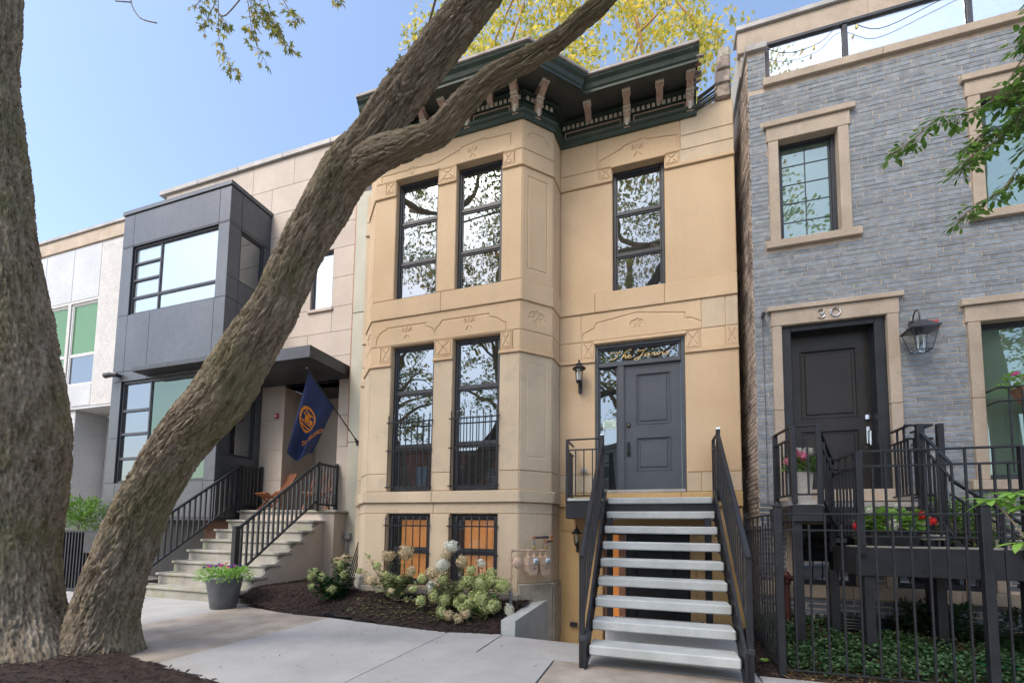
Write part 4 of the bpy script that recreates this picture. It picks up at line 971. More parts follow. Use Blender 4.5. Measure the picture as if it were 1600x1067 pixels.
# glass roof railing
rg = thing('glass_railing', 'roof terrace railing of clear glass between dark posts', 'railing', (1.62, 7.1, 8.02))
for x in (1.64, 2.62, 4.0, 5.4): B('post', 'dark_metal', rg, x-.03, x+.03, 7.07, 7.13, 8.02, 8.62)
MB().box(1.50, 6.5, 7.06, 7.14, 8.62, 8.67, .005).build('top_rail', 'dark_metal', rg)
for a, b_ in ((1.68, 2.58), (2.66, 3.96), (4.04, 5.36)): B('glass_panel', 'rail_glass', rg, a, b_, 7.095, 7.105, 8.04, 8.61, 0)
t = thing('string_lights', 'black cable of string lights sagging along the roof railing', 'string lights', (1.6, 7.0, 8.6))
cab = smooth_line([(1.60, 7.03, 8.56), (1.9, 7.03, 8.38), (2.3, 7.03, 8.40), (2.60, 7.03, 8.60), (3.0, 7.03, 8.36), (3.6, 7.03, 8.50), (4.0, 7.03, 8.62)], 5)
MB().tube(cab, .005, 5).build('cable', 'black_iron', t)
for i in (9, 17): MB().lathe([(.008, 0), (.02, -.03), (.016, -.06), (.002, -.075)], cab[i], 8).build('bulb', 'brass', t)
# wall lantern on the brick
t = thing('carriage_lantern', 'large bronze carriage lantern on the grey brick right of the dark door', 'wall lamp', (3.18, 6.97, 3.9))
cx, cy = 3.16, 6.80
MB().box(3.13, 3.19, 6.97, 6.998, 3.98, 4.16, .006).build('wall_plate', 'dark_metal', t)
MB().tube(smooth_line([(3.16, 6.97, 4.10), (3.16, 6.92, 4.22), (3.16, 6.84, 4.24), (3.16, 6.80, 4.16), (3.16, 6.80, 4.08)]), .009).build('arm', 'dark_metal', t)
def frus(z0, h0, z1, h1): return [(cx-h0, cy-h0, z0), (cx+h0, cy-h0, z0), (cx+h0, cy+h0, z0), (cx-h0, cy+h0, z0), (cx-h1, cy-h1, z1), (cx+h1, cy-h1, z1), (cx+h1, cy+h1, z1), (cx-h1, cy+h1, z1)]
FQ = [(0,3,2,1),(4,5,6,7),(0,1,5,4),(1,2,6,5),(2,3,7,6),(3,0,4,7)]
MB().add(frus(3.97, .145, 4.07, .05), FQ).add(frus(3.955, .15, 3.97, .15), FQ).build('lamp_roof', 'dark_metal', t)
MB().add(frus(3.70, .075, 3.955, .13), FQ).build('lamp_glass', 'clear_glass', t)
mb = MB()
for sx in (-1, 1):
    for sy in (-1, 1): mb.bar((cx+sx*.077, cy+sy*.077, 3.69), (cx+sx*.133, cy+sy*.133, 3.96), .009)
for z, h in ((3.695, .08),):
    for (p, q) in (((-1, -1), (1, -1)), ((1, -1), (1, 1)), ((1, 1), (-1, 1)), ((-1, 1), (-1, -1))): mb.bar((cx+p[0]*h, cy+p[1]*h, z), (cx+q[0]*h, cy+q[1]*h, z), .01)
mb.build('cage', 'dark_metal', t)
mb = MB()
for dx in (-.03, .03): mb.lathe([(.008, 3.72), (.008, 3.83), (.014, 3.85), (.002, 3.90)], (cx+dx, cy, 0), 6)
mb.build('candle', 'white_plastic', t)
def strobe(name, label, x, y, z):
    t = thing(name, label, 'fire alarm', (x, y, z))
    B('housing', 'red_paint', t, x-.055, x+.055, y-.05, y, z-.06, z+.06, .008); MB().lathe([(.03, 0), (.032, .012), (.02, .02)], (0, 0, 0), 10).tf(lambda a, b_, c: (x+a, y-.05-c, z-.008+b_)).build('strobe_lens', 'white_plastic', t)
strobe('alarm_strobe', 'red fire alarm strobe on the grey brick wall beside the lantern', 3.37, 6.99, 4.07)
t = thing('security_camera', 'small dark security camera on the grey brick above left of the door', 'camera', (1.46, 6.95, 4.47))
MB().tube([(1.47, 6.99, 4.45), (1.47, 6.93, 4.46), (1.455, 6.84, 4.43)], [.02, .03, .03], 8).build('camera_body', 'dark_metal', t)
MB().tube([(1.47, 6.985, 4.44), (1.475, 6.985, 3.0), (1.47, 6.985, 1.8)], .004, 4).build('cable', 'dark_metal', t)
# grey-house stoop
gs = thing('iron_stoop', 'black iron stoop with railings and a mid landing before the grey brick house', 'stair', (2.3, 6.2, 0))
B('upper_landing', 'coping', gs, 1.52, 3.05, 6.50, 6.95, 1.74, 1.80); B('upper_landing', 'coping', gs, 1.52, 1.78, 6.0, 6.50, 1.74, 1.80)
for q in ((1.50, 3.07, 6.46, 6.50), (1.48, 1.52, 6.0, 6.95), (1.50, 1.80, 5.96, 6.0), (1.78, 1.82, 6.0, 6.46), (3.05, 3.09, 6.5, 6.95)): B('fascia_beam', 'black_iron', gs, *q, 1.55, 1.735)
for k, (y, z) in enumerate(((6.26, 1.58), (6.02, 1.42))): B('tread', 'mossy_step', gs, 2.18, 2.92, y, y+.28, z-.06, z, .008)
B('mid_landing', 'mossy_step', gs, 2.08, 3.50, 5.78, 6.2, 1.23, 1.29)
for q in ((2.02, 3.54, 5.74, 5.779), (2.03, 2.075, 5.785, 6.45), (3.485, 3.525, 5.785, 6.2)): B('fascia_beam', 'black_iron', gs, *q, .98, 1.275)
for k in range(4): B('tread', 'mossy_step', gs, 3.54+k*.26, 3.54+k*.26+.28, 5.8, 6.6, 1.29-.2*(k+1)-.05, 1.29-.2*(k+1), .008)
MB().prism([(3.5, 1.25), (4.7, .2), (4.7, .0), (4.5, .0), (3.5, .9)], 5.76, 5.785, 1).build('stringer', 'black_iron', gs)
for x, y, z in ((2.14, 5.82, .98), (2.02, 6.42, .98), (2.95, 6.25, .98), (1.56, 6.05, 1.55), (3.02, 6.55, 1.55), (3.45, 5.83, .98)): B('support_post', 'black_iron', gs, x-.045, x+.045, y-.045, y+.045, .0, z)
flat_rail(gs, (1.47, 6.52), (1.53, 5.98), 1.78, 2.66, 5, gap2=.14, w=.024, hw=.04); flat_rail(gs, (1.565, 5.98), (1.78, 5.97), 1.78, 2.655, 2, post=False, gap2=.14, w=.022, hw=.036); B('post', 'black_iron', gs, 1.757, 1.805, 5.945, 5.993, 1.75, 2.66)
def srail(p, q, h, n, low=.1):
    for dz, w_ in ((h, .035), (h-.16, .022), (low, .022)): MB().bar((p[0], p[1], p[2]+dz), (q[0], q[1], q[2]+dz), w_, .022, b=.003).build('rail', 'black_iron', gs)
    for i in range(1, n):
        t_ = i/n; c = [p[j]+(q[j]-p[j])*t_ for j in range(3)]; MB().box(c[0]-.009, c[0]+.009, c[1]-.009, c[1]+.009, c[2]+low, c[2]+h-.16*(i % 2)).build('baluster', 'black_iron', gs)
srail((1.78, 5.97, 1.78), (2.06, 6.42, 1.38), .88, 5); srail((2.06, 6.42, 1.29), (2.07, 5.78, 1.29), 1.0, 7)
srail((2.07, 5.71, 1.29), (3.40, 5.71, 1.29), 1.0, 12)
for x, y, z in ((2.06, 5.71, 2.29), (3.40, 5.71, 2.29), (2.05, 6.50, 2.3), (2.92, 6.42, 2.70), (3.13, 6.46, 2.70)): B('post', 'black_iron', gs, x-.03, x+.03, y-.03, y+.03, 1.2, z)
srail((2.80, 6.46, 1.78), (3.08, 6.5, 1.78), .92, 3); srail((3.08, 6.5, 1.78), (3.08, 6.95, 1.78), .92, 5); srail((2.92, 6.46, 1.78), (2.98, 6.0, 1.30), .88, 6); srail((2.85, 6.9, 1.78), (2.85, 6.44, 1.78), .92, 6)
srail((3.42, 5.77, 1.22), (4.6, 5.77, .25), .85, 10); srail((2.98, 6.02, 1.26), (4.5, 6.62, .3), .75, 12)
# iron fence at the right
fe = thing('iron_fence', 'black iron picket fence before the green planted garden at right', 'fence', (1.17, 5.23, 0))
pk = MB().box(-.0085, .0085, -.0085, .0085, 0, 1, .002).mesh('picket', 'black_iron')
for x in (1.18, 2.82, 4.46): B('post', 'black_iron', fe, x-.036, x+.036, 5.195, 5.265, 0, 1.68, .006); MB().lathe([(.05, 0), (.05, .012), (.02, .03), (.004, .05)], (x, 5.23, 1.68), 8).build('post_cap', 'black_iron', fe)
for z, w in ((1.605, .018), (1.445, .014), (.07, .014)):
    MB().box(1.18, 6.0, 5.23-w/1.2, 5.23+w/1.2, z-w/2, z+w/2, .003).build('rail', 'black_iron', fe)
    MB().box(1.18-w/1.2, 1.18+w/1.2, 5.24, 6.9, z-w/2, z+w/2, .003).build('rail', 'black_iron', fe)
for i in range(1, 34):
    x = 1.18+i*.1366
    if abs(x-2.82) > .04 and abs(x-4.46) > .04: inst(pk, 'picket', fe, (x, 5.23, .05), 0, (1, 1, 1.55 if i % 2 else 1.45))
for i in range(1, 13): inst(pk, 'picket', fe, (1.18, 5.23+i*.135, .05), 0, (1, 1, 1.55 if i % 2 else 1.45))
B('post', 'black_iron', fe, 1.15, 1.21, 6.88, 6.94, 0, 1.68)
# gap door
t = tag(B('gap_door', 'black_iron', None, 1.235, 1.36, 7.9, 7.95, -.4, 2.4), 'dark gate closing the narrow gap between the beige and the grey house', 'gate')
# standpipe
t = thing('standpipe', 'dark red fire standpipe with twin caps by the grey brick base', 'standpipe', (1.62, 6.85, .2))
MB().lathe([(.05, .15), (.05, .3), (.035, .32), (.035, .75), (.05, .78), (.05, .88), (.02, .92)], (1.62, 6.80, 0), 12).build('pipe', 'dark_red', t)
for s_ in (-1, 1): MB().tube([(1.62, 6.80, .83), (1.62+s_*.06, 6.74, .84), (1.62+s_*.10, 6.70, .84)], [.03, .035, .045], 10).build('cap', 'dark_red', t)
B('collar', 'galvanised', t, 1.56, 1.68, 6.74, 6.86, .14, .26, .02)
# hose and coiled dark pipe
t = MB().tube(smooth_line([(2.55, 6.0, .17), (2.8, 5.95, .16), (3.1, 6.0, .17), (3.5, 5.9, .15), (3.9, 5.95, .15)]), .012, 6).tube(smooth_line([(3.0, 5.85, .15), (3.3, 5.8, .14), (3.7, 5.86, .13), (4.1, 5.8, .13)]), .012, 6).build('garden_hose', 'hose_green', smooth=True); tag(t, 'bright green garden hose lying across the planted garden', 'hose')
mb = MB()
for k in range(4):
    pts = [(2.35+(.34-.01*k)*math.cos(2*PI*i/20), 6.72+.16*math.sin(2*PI*i/20), .27+.035*k+.01*math.sin(i)) for i in range(21)]; mb.tube(pts, .018, 6)
t = mb.build('coiled_pipe', 'black_iron', smooth=True); tag(t, 'coil of black tubing lying against the grey brick base', 'hose')
# planters on the grey stoop
def leafquad(mb, c, d, w, nrm, fold=.15):
    """pointed leaf: 6 verts, folded along the midrib"""
    c = Vector(c); d = Vector(d); s_ = d.cross(nrm); 
    if s_.length < 1e-5: s_ = d.orthogonal()
    s_.normalize(); s_ *= w; n_ = s_.cross(d).normalized()*(-fold*w)
    mb.add([c, c+d*.35+s_*.5+n_*0, c+d*.7+s_*.42, c+d, c+d*.7-s_*.42, c+d*.35-s_*.5, c+d*.5+n_*1.5], [(0, 1, 6), (1, 2, 6), (2, 3, 6), (3, 4, 6), (4, 5, 6), (5, 0, 6)])
def rdir(r_, up=.3):
    a = r_.uniform(0, 2*PI); z = r_.uniform(-1, 1)*.8+up; v = Vector((math.cos(a), math.sin(a), z)); return v.normalized()
def leafball(c, rad, n, L, r_, up=.3, W=.5, squash=(1, 1, 1)):
    mb = MB()
    for i in range(n):
        d = rdir(r_, up); rr_ = r_.random()**.5
        p = Vector((c[0]+d.x*rad*rr_*squash[0], c[1]+d.y*rad*rr_*squash[1], c[2]+(d.z)*rad*rr_*squash[2]))
        e = (d+Vector((r_.uniform(-.7, .7), r_.uniform(-.7, .7), r_.uniform(-.5, .5)))).normalized(); l = L*r_.uniform(.6, 1.3)
        leafquad(mb, p, e*l, l*W, Vector((r_.uniform(-.5, .5), r_.uniform(-.5, .5), 1)))
    return mb
def bloom(r_, n=170):
    """flower head: four-petalled florets over a ball, unit radius"""
    mb = MB()
    for i in range(n):
        z = 1-2*(i+.5)/n; a = i*2.39996; q = math.sqrt(1-z*z); d = Vector((q*math.cos(a), q*math.sin(a), z)); p = d*(r_.uniform(.62, 1.15)+.22*math.sin(d.x*4+1)*math.cos(d.z*5+d.y*3))
        t1 = d.orthogonal().normalized(); t2 = d.cross(t1); an = r_.uniform(0, PI)
        a1 = (t1*math.cos(an)+t2*math.sin(an)); a2 = d.cross(a1); s_ = r_.uniform(.14, .26)
        for e in (a1, a2, -a1, -a2):
            f_ = d.cross(e); mb.add([p, p+e*s_*.6+f_*s_*.42+d*.05, p+e*s_*1.1+d*.02, p+e*s_*.6-f_*s_*.42+d*.05], [(0, 1, 2, 3)])
    return mb
RB = random.Random(21)
BLM = {k: [bloom(RB).mesh('flower_head', k) for _ in range(2)] for k in ('bloom_tan', 'bloom_lime', 'bloom_white', 'bloom_pink', 'bloom_red', 'bloom_purple', 'bloom_orange', 'bloom_magenta')}
def flower(par, c, r, kind, name='flower_head', sq=1): return inst(BLM[kind][RB.randrange(2)], name, par, c, 0, (r*RB.uniform(.85, 1.15), r*RB.uniform(.85, 1.15), r*sq*RB.uniform(.85, 1.35)), (RB.uniform(-.4, .4), RB.uniform(-.4, .4), RB.uniform(0, 6)))
t = thing('flower_planter', 'pale square planter with pink geraniums on the upper landing of the iron stoop', 'planter', (1.66, 6.3, 1.8))
MB().add([(1.56, 6.15, 1.80), (1.74, 6.15, 1.80), (1.74, 6.33, 1.80), (1.56, 6.33, 1.80), (1.53, 6.12, 2.14), (1.77, 6.12, 2.14), (1.77, 6.36, 2.14), (1.53, 6.36, 2.14)], FQ).build('pot', 'pot_pale', t)
leafball((1.66, 6.22, 2.22), .17, 190, .07, RB).build('foliage', 'leaf_green', t, 'stuff')
for c, r, k in (((1.58, 6.12, 2.36), .055, 'bloom_pink'), ((1.66, 6.1, 2.32), .06, 'bloom_pink'), ((1.53, 6.2, 2.28), .045, 'bloom_pink'), ((1.73, 6.15, 2.38), .05, 'bloom_white'), ((1.64, 6.2, 2.40), .04, 'bloom_white')): flower(t, c, r, k)
t = thing('flower_trough', 'dark trough of red and white geraniums on the mid landing', 'planter', (2.45, 5.95, 1.29))
MB().add([(2.24, 5.90, 1.29), (2.62, 5.90, 1.29), (2.62, 6.04, 1.29), (2.24, 6.04, 1.29), (2.20, 5.87, 1.44), (2.66, 5.87, 1.44), (2.66, 6.07, 1.44), (2.20, 6.07, 1.44)], FQ).build('trough', 'black_iron', t)
leafball((2.43, 5.95, 1.54), .25, 230, .09, RB, .3, .8, (1.1, .5, .6)).build('foliage', 'leaf_bright', t, 'stuff')
for c, r, k in (((2.08, 5.86, 1.50), .035, 'bloom_red'), ((2.66, 5.88, 1.62), .035, 'bloom_red'), ((2.75, 5.9, 1.56), .04, 'bloom_red'), ((2.40, 5.84, 1.53), .045, 'bloom_white'), ((2.20, 5.86, 1.66), .04, 'bloom_white'), ((2.46, 5.9, 1.72), .03, 'bloom_white')): flower(t, c, r, k)
# window box on the right window
t = thing('window_box', 'hanging flower box with magenta petunias on an iron window basket', 'window box', (4.1, 6.9, 2.9))
for z in (3.0, 3.16): MB().tube([(3.86, 6.97, z), (3.86, 6.78, z), (5.0, 6.78, z), (5.0, 6.97, z)], .013, 6).build('rail', 'black_iron', t)
for i in range(9): B('bar', 'black_iron', t, 3.95+i*.12, 3.965+i*.12, 6.775, 6.79, 2.15, 3.17, .002)
MB().add([(4.12, 6.80, 2.98), (4.8, 6.80, 2.98), (4.8, 6.93, 2.98), (4.12, 6.93, 2.98), (4.06, 6.77, 3.16), (4.86, 6.77, 3.16), (4.86, 6.96, 3.16), (4.06, 6.96, 3.16)], FQ).build('trough', 'brown_wood', t)
leafball((4.3, 6.82, 3.22), .28, 300, .05, RB, .3, .6, (1.5, .6, .5)).build('foliage', 'leaf_bright', t, 'stuff')
for c in ((4.0, 6.74, 3.30), (4.18, 6.72, 3.33), (4.1, 6.75, 3.26), (4.3, 6.74, 3.34)): flower(t, c, .035, 'bloom_magenta', sq=.6)

# ============================================================ LIMESTONE HOUSE WITH METAL BAY (left)
lh = thing('modern_house', 'limestone townhouse with a projecting dark metal bay and entry canopy', 'house', (-10, 9.2, 0))
LY = 9.2; FL = Frame((-14.2, LY), (-7.10, LY)); lx = lambda x: x+14.2
OL = [(lx(-8.52), lx(-7.84), 7.05, 8.62), (lx(-9.2), lx(-7.5), 1.82, 5.08)]
mb = MB()
for p in pieces(FL.L, -.5, 11.56, OL): mb.box(p[0], p[1], .015, .35, p[2], p[3])
FL.map(mb); mb.build('wall', 'limestone', lh)
zrow = [-.5, .5, 1.15, 1.82, 2.62, 3.42, 4.22, 5.08, 5.75, 6.40, 7.05, 7.83, 8.62, 9.3, 10.0, 10.75, 11.56]
for i, (a, b_) in enumerate(zip(zrow, zrow[1:])):
    for p in pieces(FL.L, a, b_, OL):
        us = [p[0]]; u = FL.L-(.72 if i % 2 else 1.45)
        cuts = []
        while u > 0: cuts.append(u); u -= 1.45
        us = [p[0]]+sorted(c for c in cuts if p[0]+.15 < c < p[1]-.15)+[p[1]]
        for c, d in zip(us, us[1:]): fbox(FL, 'stone_panel', 'limestone', lh, c+.004, d-.004, 0, .03, p[2]+.004, p[3]-.004, .004)
for a in np.arange(-.25, 7.0, 1.6): fbox(FL, 'coping', 'coping', lh, a+.004, min(a+1.6, 7.14)-.004, -.07, .3, 11.56, 11.70, .01)
B('side_wall', 'limestone', lh, -7.5, -7.12, 9.56, 20, -.5, 11.5); B('roof', 'roof_edge', lh, -14.2, -7.12, 9.56, 20, 11.3, 11.4)
window(FL, lh, *OL[0], [], fw=.05, glass='glass_pale', depth=.06); fbox(FL, 'window_sill', 'limestone', lh, OL[0][0]-.05, OL[0][1]+.05, -.05, .1, 6.97, 7.05, .006)
# entry recess
B('recess_wall', 'limestone', lh, -9.4, -9.2, 9.56, 10.6, 1.82, 5.08); B('recess_wall', 'limestone', lh, -7.5, -7.3, 9.56, 10.6, 1.82, 5.08)
B('recess_ceiling', 'dark_metal', lh, -9.2, -7.5, 9.2, 10.6, 5.08, 5.2); FE = Frame((-9.2, 10.4), (-7.5, 10.4))
fbox(FE, 'entry_wall', 'limestone', lh, 0, .75, 0, .2, 1.82, 5.08); w = window(FE, lh, .76, 1.7, 1.82, 5.08, [4.2], [1.25], fw=.07, glass='glass_low', depth=.0, mat='dark_metal', name='entry_door')
wr = MB(); r_ = random.Random(5)
for i in range(160):
    a = r_.uniform(0, 2*PI); rad = .17+r_.uniform(-.04, .04); leafquad(wr, (-7.74+rad*math.cos(a), 10.28+r_.uniform(-.03, .03), 4.0+rad*math.sin(a)*1.2), Vector((math.cos(a+1.2), -.2, math.sin(a+1.2)))*.07, .035, Vector((0, -1, .2)))
t = wr.build('door_wreath', 'leaf_dry', None); tag(t, 'dried brown wreath hanging on the dark entry door under the canopy', 'wreath')
strobe('alarm_strobe', 'red fire alarm strobe on the limestone pier under the metal canopy', -9.42, 9.19, 4.32)
# canopy with the lip across the bay
cn = MB().box(-9.93, -7.12, 7.75, 9.19, 5.12, 5.40, .01); cn.box(-12.6, -9.94, 7.62, 7.94, 5.30, 5.42, .01); cn.build('canopy', 'dark_metal', lh)
MB().box(-9.90, -7.16, 7.79, 9.15, 5.112, 5.118).build('canopy_soffit', 'dark_metal', lh)
# pilaster strip between the houses
pil = thing('party_pier', 'narrow grey-green concrete pier between the limestone and the beige house', 'pier', (-6.4, 9.0, 0))
for a, b_ in ((-.5, 3.46), (3.47, 6.68), (6.69, 9.80)): B('pier_block', 'pilaster', pil, -7.02, -5.56, 9.0, 9.4, a, b_-.005, .008)
B('down_edge', 'brown_wood', pil, -7.09, -7.03, 9.05, 9.3, 3.4, 9.8)
# metal bay
MX0, MX1, MY = -13.88, -9.96, 7.95
FMB = Frame((MX0, MY), (MX1, MY)); FMS = Frame((MX1, MY), (MX1, LY)); b0 = lambda x: x-MX0
OMB = [(b0(-13.45), b0(-10.33), 7.06, 8.98), (b0(-13.50), b0(-10.33), 2.50, 5.22)]
OMS = [(.33, 1.05, 7.60, 8.95), (.35, 1.05, 3.15, 5.10)]
for fr, ops in ((FMB, OMB), (FMS, OMS)):
    mb = MB()
    for p in pieces(fr.L, 1.62, 9.93, ops): mb.box(max(p[0], .17) if fr is FMS else p[0], min(p[1], fr.L-.03) if fr is FMB else p[1], .02, .16, p[2], p[3])
    fr.map(mb); mb.build('bay_wall', 'dark_metal', lh)
    uc = [b0(-13.46), b0(-10.33)] if fr is FMB else [.33]
    for a, b_ in zip([1.62, 2.50, 3.7, 5.22, 5.50, 7.06, 9.02], [2.50, 3.7, 5.22, 5.50, 7.06, 9.02, 9.92]):
        for p in pieces(fr.L, a, b_, ops):
            us = [p[0]]+[c for c in uc if p[0]+.04 < c < p[1]-.04]+[p[1]]
            if a > 5.3 and b_ < 7.2 and fr is FMB: us = sorted(us+[b0(-12.6)])
            for c, d in zip(us, us[1:]): fbox(fr, 'metal_panel', 'metal_panel', lh, c+.005, d-.005, 0, .022, p[2]+.005, p[3]-.005, .003)
B('bay_roof', 'metal_panel', lh, MX0-.03, MX1+.03, MY-.03, LY+.02, 9.935, 10.05, .006); B('bay_floor', 'dark_metal', lh, MX0, MX1, MY, LY, 1.55, 1.615)
B('bay_side', 'metal_panel', lh, MX0, MX0+.1, MY+.17, LY-.01, 1.62, 9.93)
window(FMB, lh, *OMB[0], [7.54], [b0(-12.42)], fw=.05, glass='glass_pale', depth=.05); 
wz = [7.54, 8.03, 8.5]
for z in wz[1:]: fbox(FMB, 'window_bar', 'window_frame', lh, b0(-13.40), b0(-12.44), .055, .10, z-.03, z+.03)
w = window(FMB, lh, *OMB[1], [], [b0(-12.44)], fw=.055, glass=['glass_dim', 'glass_deep'], depth=.05)
for z in (3.15, 3.80, 4.43): fbox(FMB, 'window_bar', 'window_frame', lh, b0(-13.45), b0(-12.47), .055, .10, z-.035, z+.035)
window(FMS, lh, *OMS[0], [], fw=.045, glass='glass_dim', depth=.03); window(FMS, lh, *OMS[1], [], fw=.045, glass='glass_dim', depth=.03)
B('undercroft_wall', 'dark_metal', lh, -13.8, -10.0, 9.0, 9.18, -.4, 1.55); B('undercroft_panel', 'brown_wood', lh, -11.4, -10.0, 8.9, 8.98, .9, 1.55)
t = thing('security_camera', 'dark security camera on the left edge of the metal bay', 'camera', (-13.6, 7.9, 5.4))
MB().tube([(-13.55, 7.94, 5.38), (-13.55, 7.84, 5.38), (-13.68, 7.78, 5.38), (-13.85, 7.76, 5.36)], [.05, .06, .065, .07], 10).build('camera_body', 'dark_metal', t)
# stoop
sp = thing('stone_stoop', 'limestone stoop with worn mossy steps up to the canopied entry', 'stair', (-8.6, 6.4, 0))
zs_ = [.21, .44, .665, .89, 1.115, 1.345, 1.575]
for k, z in enumerate(zs_):
    y0 = 6.40+.31*k
    B('step', 'mossy_step', sp, -9.85+(0 if k else -.2), -7.24, y0-.03, y0+.34, z-.055, z, .012); B('riser', 'mossy_step', sp, -9.8, -7.30, y0, y0+.31, -.3, z-.058, .004)
B('landing', 'mossy_step', sp, -9.9, -6.92, 8.55, 10.39, 1.76, 1.82, .012)
MB().prism([(6.72, -.3), (9.19, -.3), (9.19, 1.755), (8.6, 1.755), (6.72, .36)], -7.295, -7.0, 0).build('side_wall', 'limestone', sp) if 0 else None
B('landing_wall', 'limestone', sp, -9.85, -7.0, 8.6, 9.19, -.3, 1.755, .006)
mb = MB().prism([(6.45, -.2), (8.61, -.2), (8.61, 1.55), (8.5, 1.55), (6.45, .12)], -7.298, -7.27, 0); mb.build('side_string', 'limestone', sp)
def stoop_rail(x, label):
    t = thing('stoop_railing', label, 'railing', (x, 6.4, 0), 'black railings of the limestone stoop')
    z0 = lambda y: .44+(y-6.45)*.74
    B('post', 'black_iron', t, x-.05, x+.05, 6.38, 6.48, .21, 1.42, .006); B('post', 'black_iron', t, x-.035, x+.035, 8.47, 8.54, 1.80, 2.95, .006); B('post', 'black_iron', t, x-.035, x+.035, 9.10, 9.17, 1.80, 2.98, .006)
    MB().bar((x, 6.43, z0(6.43)+.92), (x, 8.5, 2.90), .055, .05, b=.006).build('handrail', 'black_iron', t); MB().bar((x, 6.43, z0(6.43)+.05), (x, 8.5, 2.03), .045, .04, b=.006).build('rail', 'black_iron', t)
    MB().bar((x, 8.5, 2.90), (x, 9.13, 2.90), .055, .05, b=.006).build('handrail', 'black_iron', t); MB().bar((x, 8.5, 1.95), (x, 9.13, 1.95), .045, .04, b=.006).build('rail', 'black_iron', t)
    for i in range(1, 17):
        y = 6.43+(8.5-6.43)*i/17; zz = z0(6.43)+(2.90-.92-z0(6.43))*i/17; B('baluster', 'dark_metal', t, x-.02, x+.02, y-.018, y+.018, zz+.05, zz+.92, .004)
    for i in range(1, 6): y = 8.5+.63*i/6; B('baluster', 'dark_metal', t, x-.02, x+.02, y-.018, y+.018, 1.95, 2.9, .004)
stoop_rail(-7.42, 'black railing on the right side of the limestone stoop'); stoop_rail(-9.80, 'black railing on the left side of the limestone stoop')
# folding chairs on the landing
def slat_chair(x, y, a, label):
    t = thing('slatted_chair', label, 'chair', (0, 0, 0))
    prof = smooth_line([(0, .42), (.14, .36), (.30, .33), (.45, .38), (.62, .62), (.80, .98)], 4)
    for i in range(9):
        s_ = -.24+.06*i; MB().tube([(s_*(1 if p[0] < .5 else 1-.25*(p[0]-.5)), p[0], p[1]) for p in prof], .016, 6).build('slat', 'chair_wood', t)
    for s_ in (-.26, .26):
        MB().bar((s_, .08, 0), (s_, .62, .60), .03, .04, b=.004).build('leg', 'chair_wood', t); MB().bar((s_*.9, .62, 0), (s_*.9, .06, .42), .03, .04, b=.004).build('leg', 'chair_wood', t)
    MB().bar((-.28, .03, .42), (.28, .03, .42), .035, .035, b=.004).build('front_bar', 'chair_wood', t)
    t.location = (x, y, 1.82); t.rotation_euler = (0, 0, a); return t
slat_chair(-9.25, 8.62, math.radians(-18), 'reddish slatted wooden folding chair at the left of the stoop landing'); slat_chair(-7.72, 8.72, math.radians(25), 'slatted wooden chair behind the right railing of the stoop landing')
# flag
fl = thing('wall_flag', 'navy flag with an orange crest hanging from a black pole', 'flag', (-6.71, 9.0, 3.45))
base, tip = Vector((-6.72, 8.99, 3.45)), Vector((-7.04, 7.60, 4.80))
MB().tube([base, tip], .014, 8).build('pole', 'black_iron', fl); MB().lathe([(.002, -.03), (.025, -.015), (.03, 0), (.02, .02), (.002, .03)], tip, 10).build('finial', 'black_iron', fl)
MB().box(-6.76, -6.68, 8.96, 8.998, 3.38, 3.50, .01).tube([(-6.72, 8.97, 3.44), tuple(base+(tip-base)*.06)], .025, 8).build('wall_bracket', 'black_iron', fl)
A_ = base+(tip-base)*.97; B_ = base+(tip-base)*.50
def fpt(u, v, off=0):
    """u along the hoist (0 tip .. 1 lower), v down the fly"""
    top = A_.lerp(B_, u); L0 = Vector((-7.60, 7.75, 3.02)); L1 = Vector((-7.30, 8.15, 3.10)); bot = L0.lerp(L1, u)+Vector((0, 0, -.17*math.sin(PI*min(1, u*1.15))))
    p = top.lerp(bot, v); s_ = math.sin(u*PI*3.2+v*1.6)*.095*min(1, v*1.3+.03); n_ = Vector((.55, -.8, 0)).normalized()
    return p + n_*(s_+off)
nu, nv = 26, 40; mb = MB(); mb.sm = True
for j in range(nv+1):
    for i in range(nu+1): mb.v.append(tuple(fpt(i/nu, j/nv)))
for j in range(nv):
    for i in range(nu): a = j*(nu+1)+i; mb.f.append((a, a+1, a+nu+2, a+nu+1))
mb.build('flag_cloth', 'flag_blue', fl)
mb = MB(); mb.sm = True
def fpatch(poly):
    """convex quads given in (u, v), subdivided and laid on the cloth"""
    (a, b_, c, d) = poly; n_ = 5; s0 = len(mb.v)
    for j in range(n_+1):
        for i in range(n_+1):
            p = [(a[k]*(1-i/n_)+b_[k]*i/n_)*(1-j/n_)+(d[k]*(1-i/n_)+c[k]*i/n_)*j/n_ for k in (0, 1)]; mb.v.append(tuple(fpt(p[0], p[1], .006)))
    for j in range(n_):
        for i in range(n_): q = s0+j*(n_+1)+i; mb.f.append((q, q+1, q+n_+2, q+n_+1))
CU, CV, RU, RV = .36, .47, .27, .145
ring = lambda a, k_: (CU+RU*k_*math.cos(a), CV+RV*k_*math.sin(a))
for k in range(22):
    a0, a1 = 2*PI*k/22, 2*PI*(k+.86)/22; fpatch([ring(a0, .84), ring(a1, .84), ring(a1, 1.05), ring(a0, 1.05)])
for k in range(5):
    dv = -.085+.042*k; hw_ = RU*.70*math.sqrt(max(.05, 1-(dv/RV)**2))
    if k != 2: fpatch([(CU-hw_, CV+dv-.006), (CU+hw_*(.2 if k == 1 else 1), CV+dv-.006+.01), (CU+hw_*(.2 if k == 1 else 1), CV+dv+.016), (CU-hw_, CV+dv+.012)])
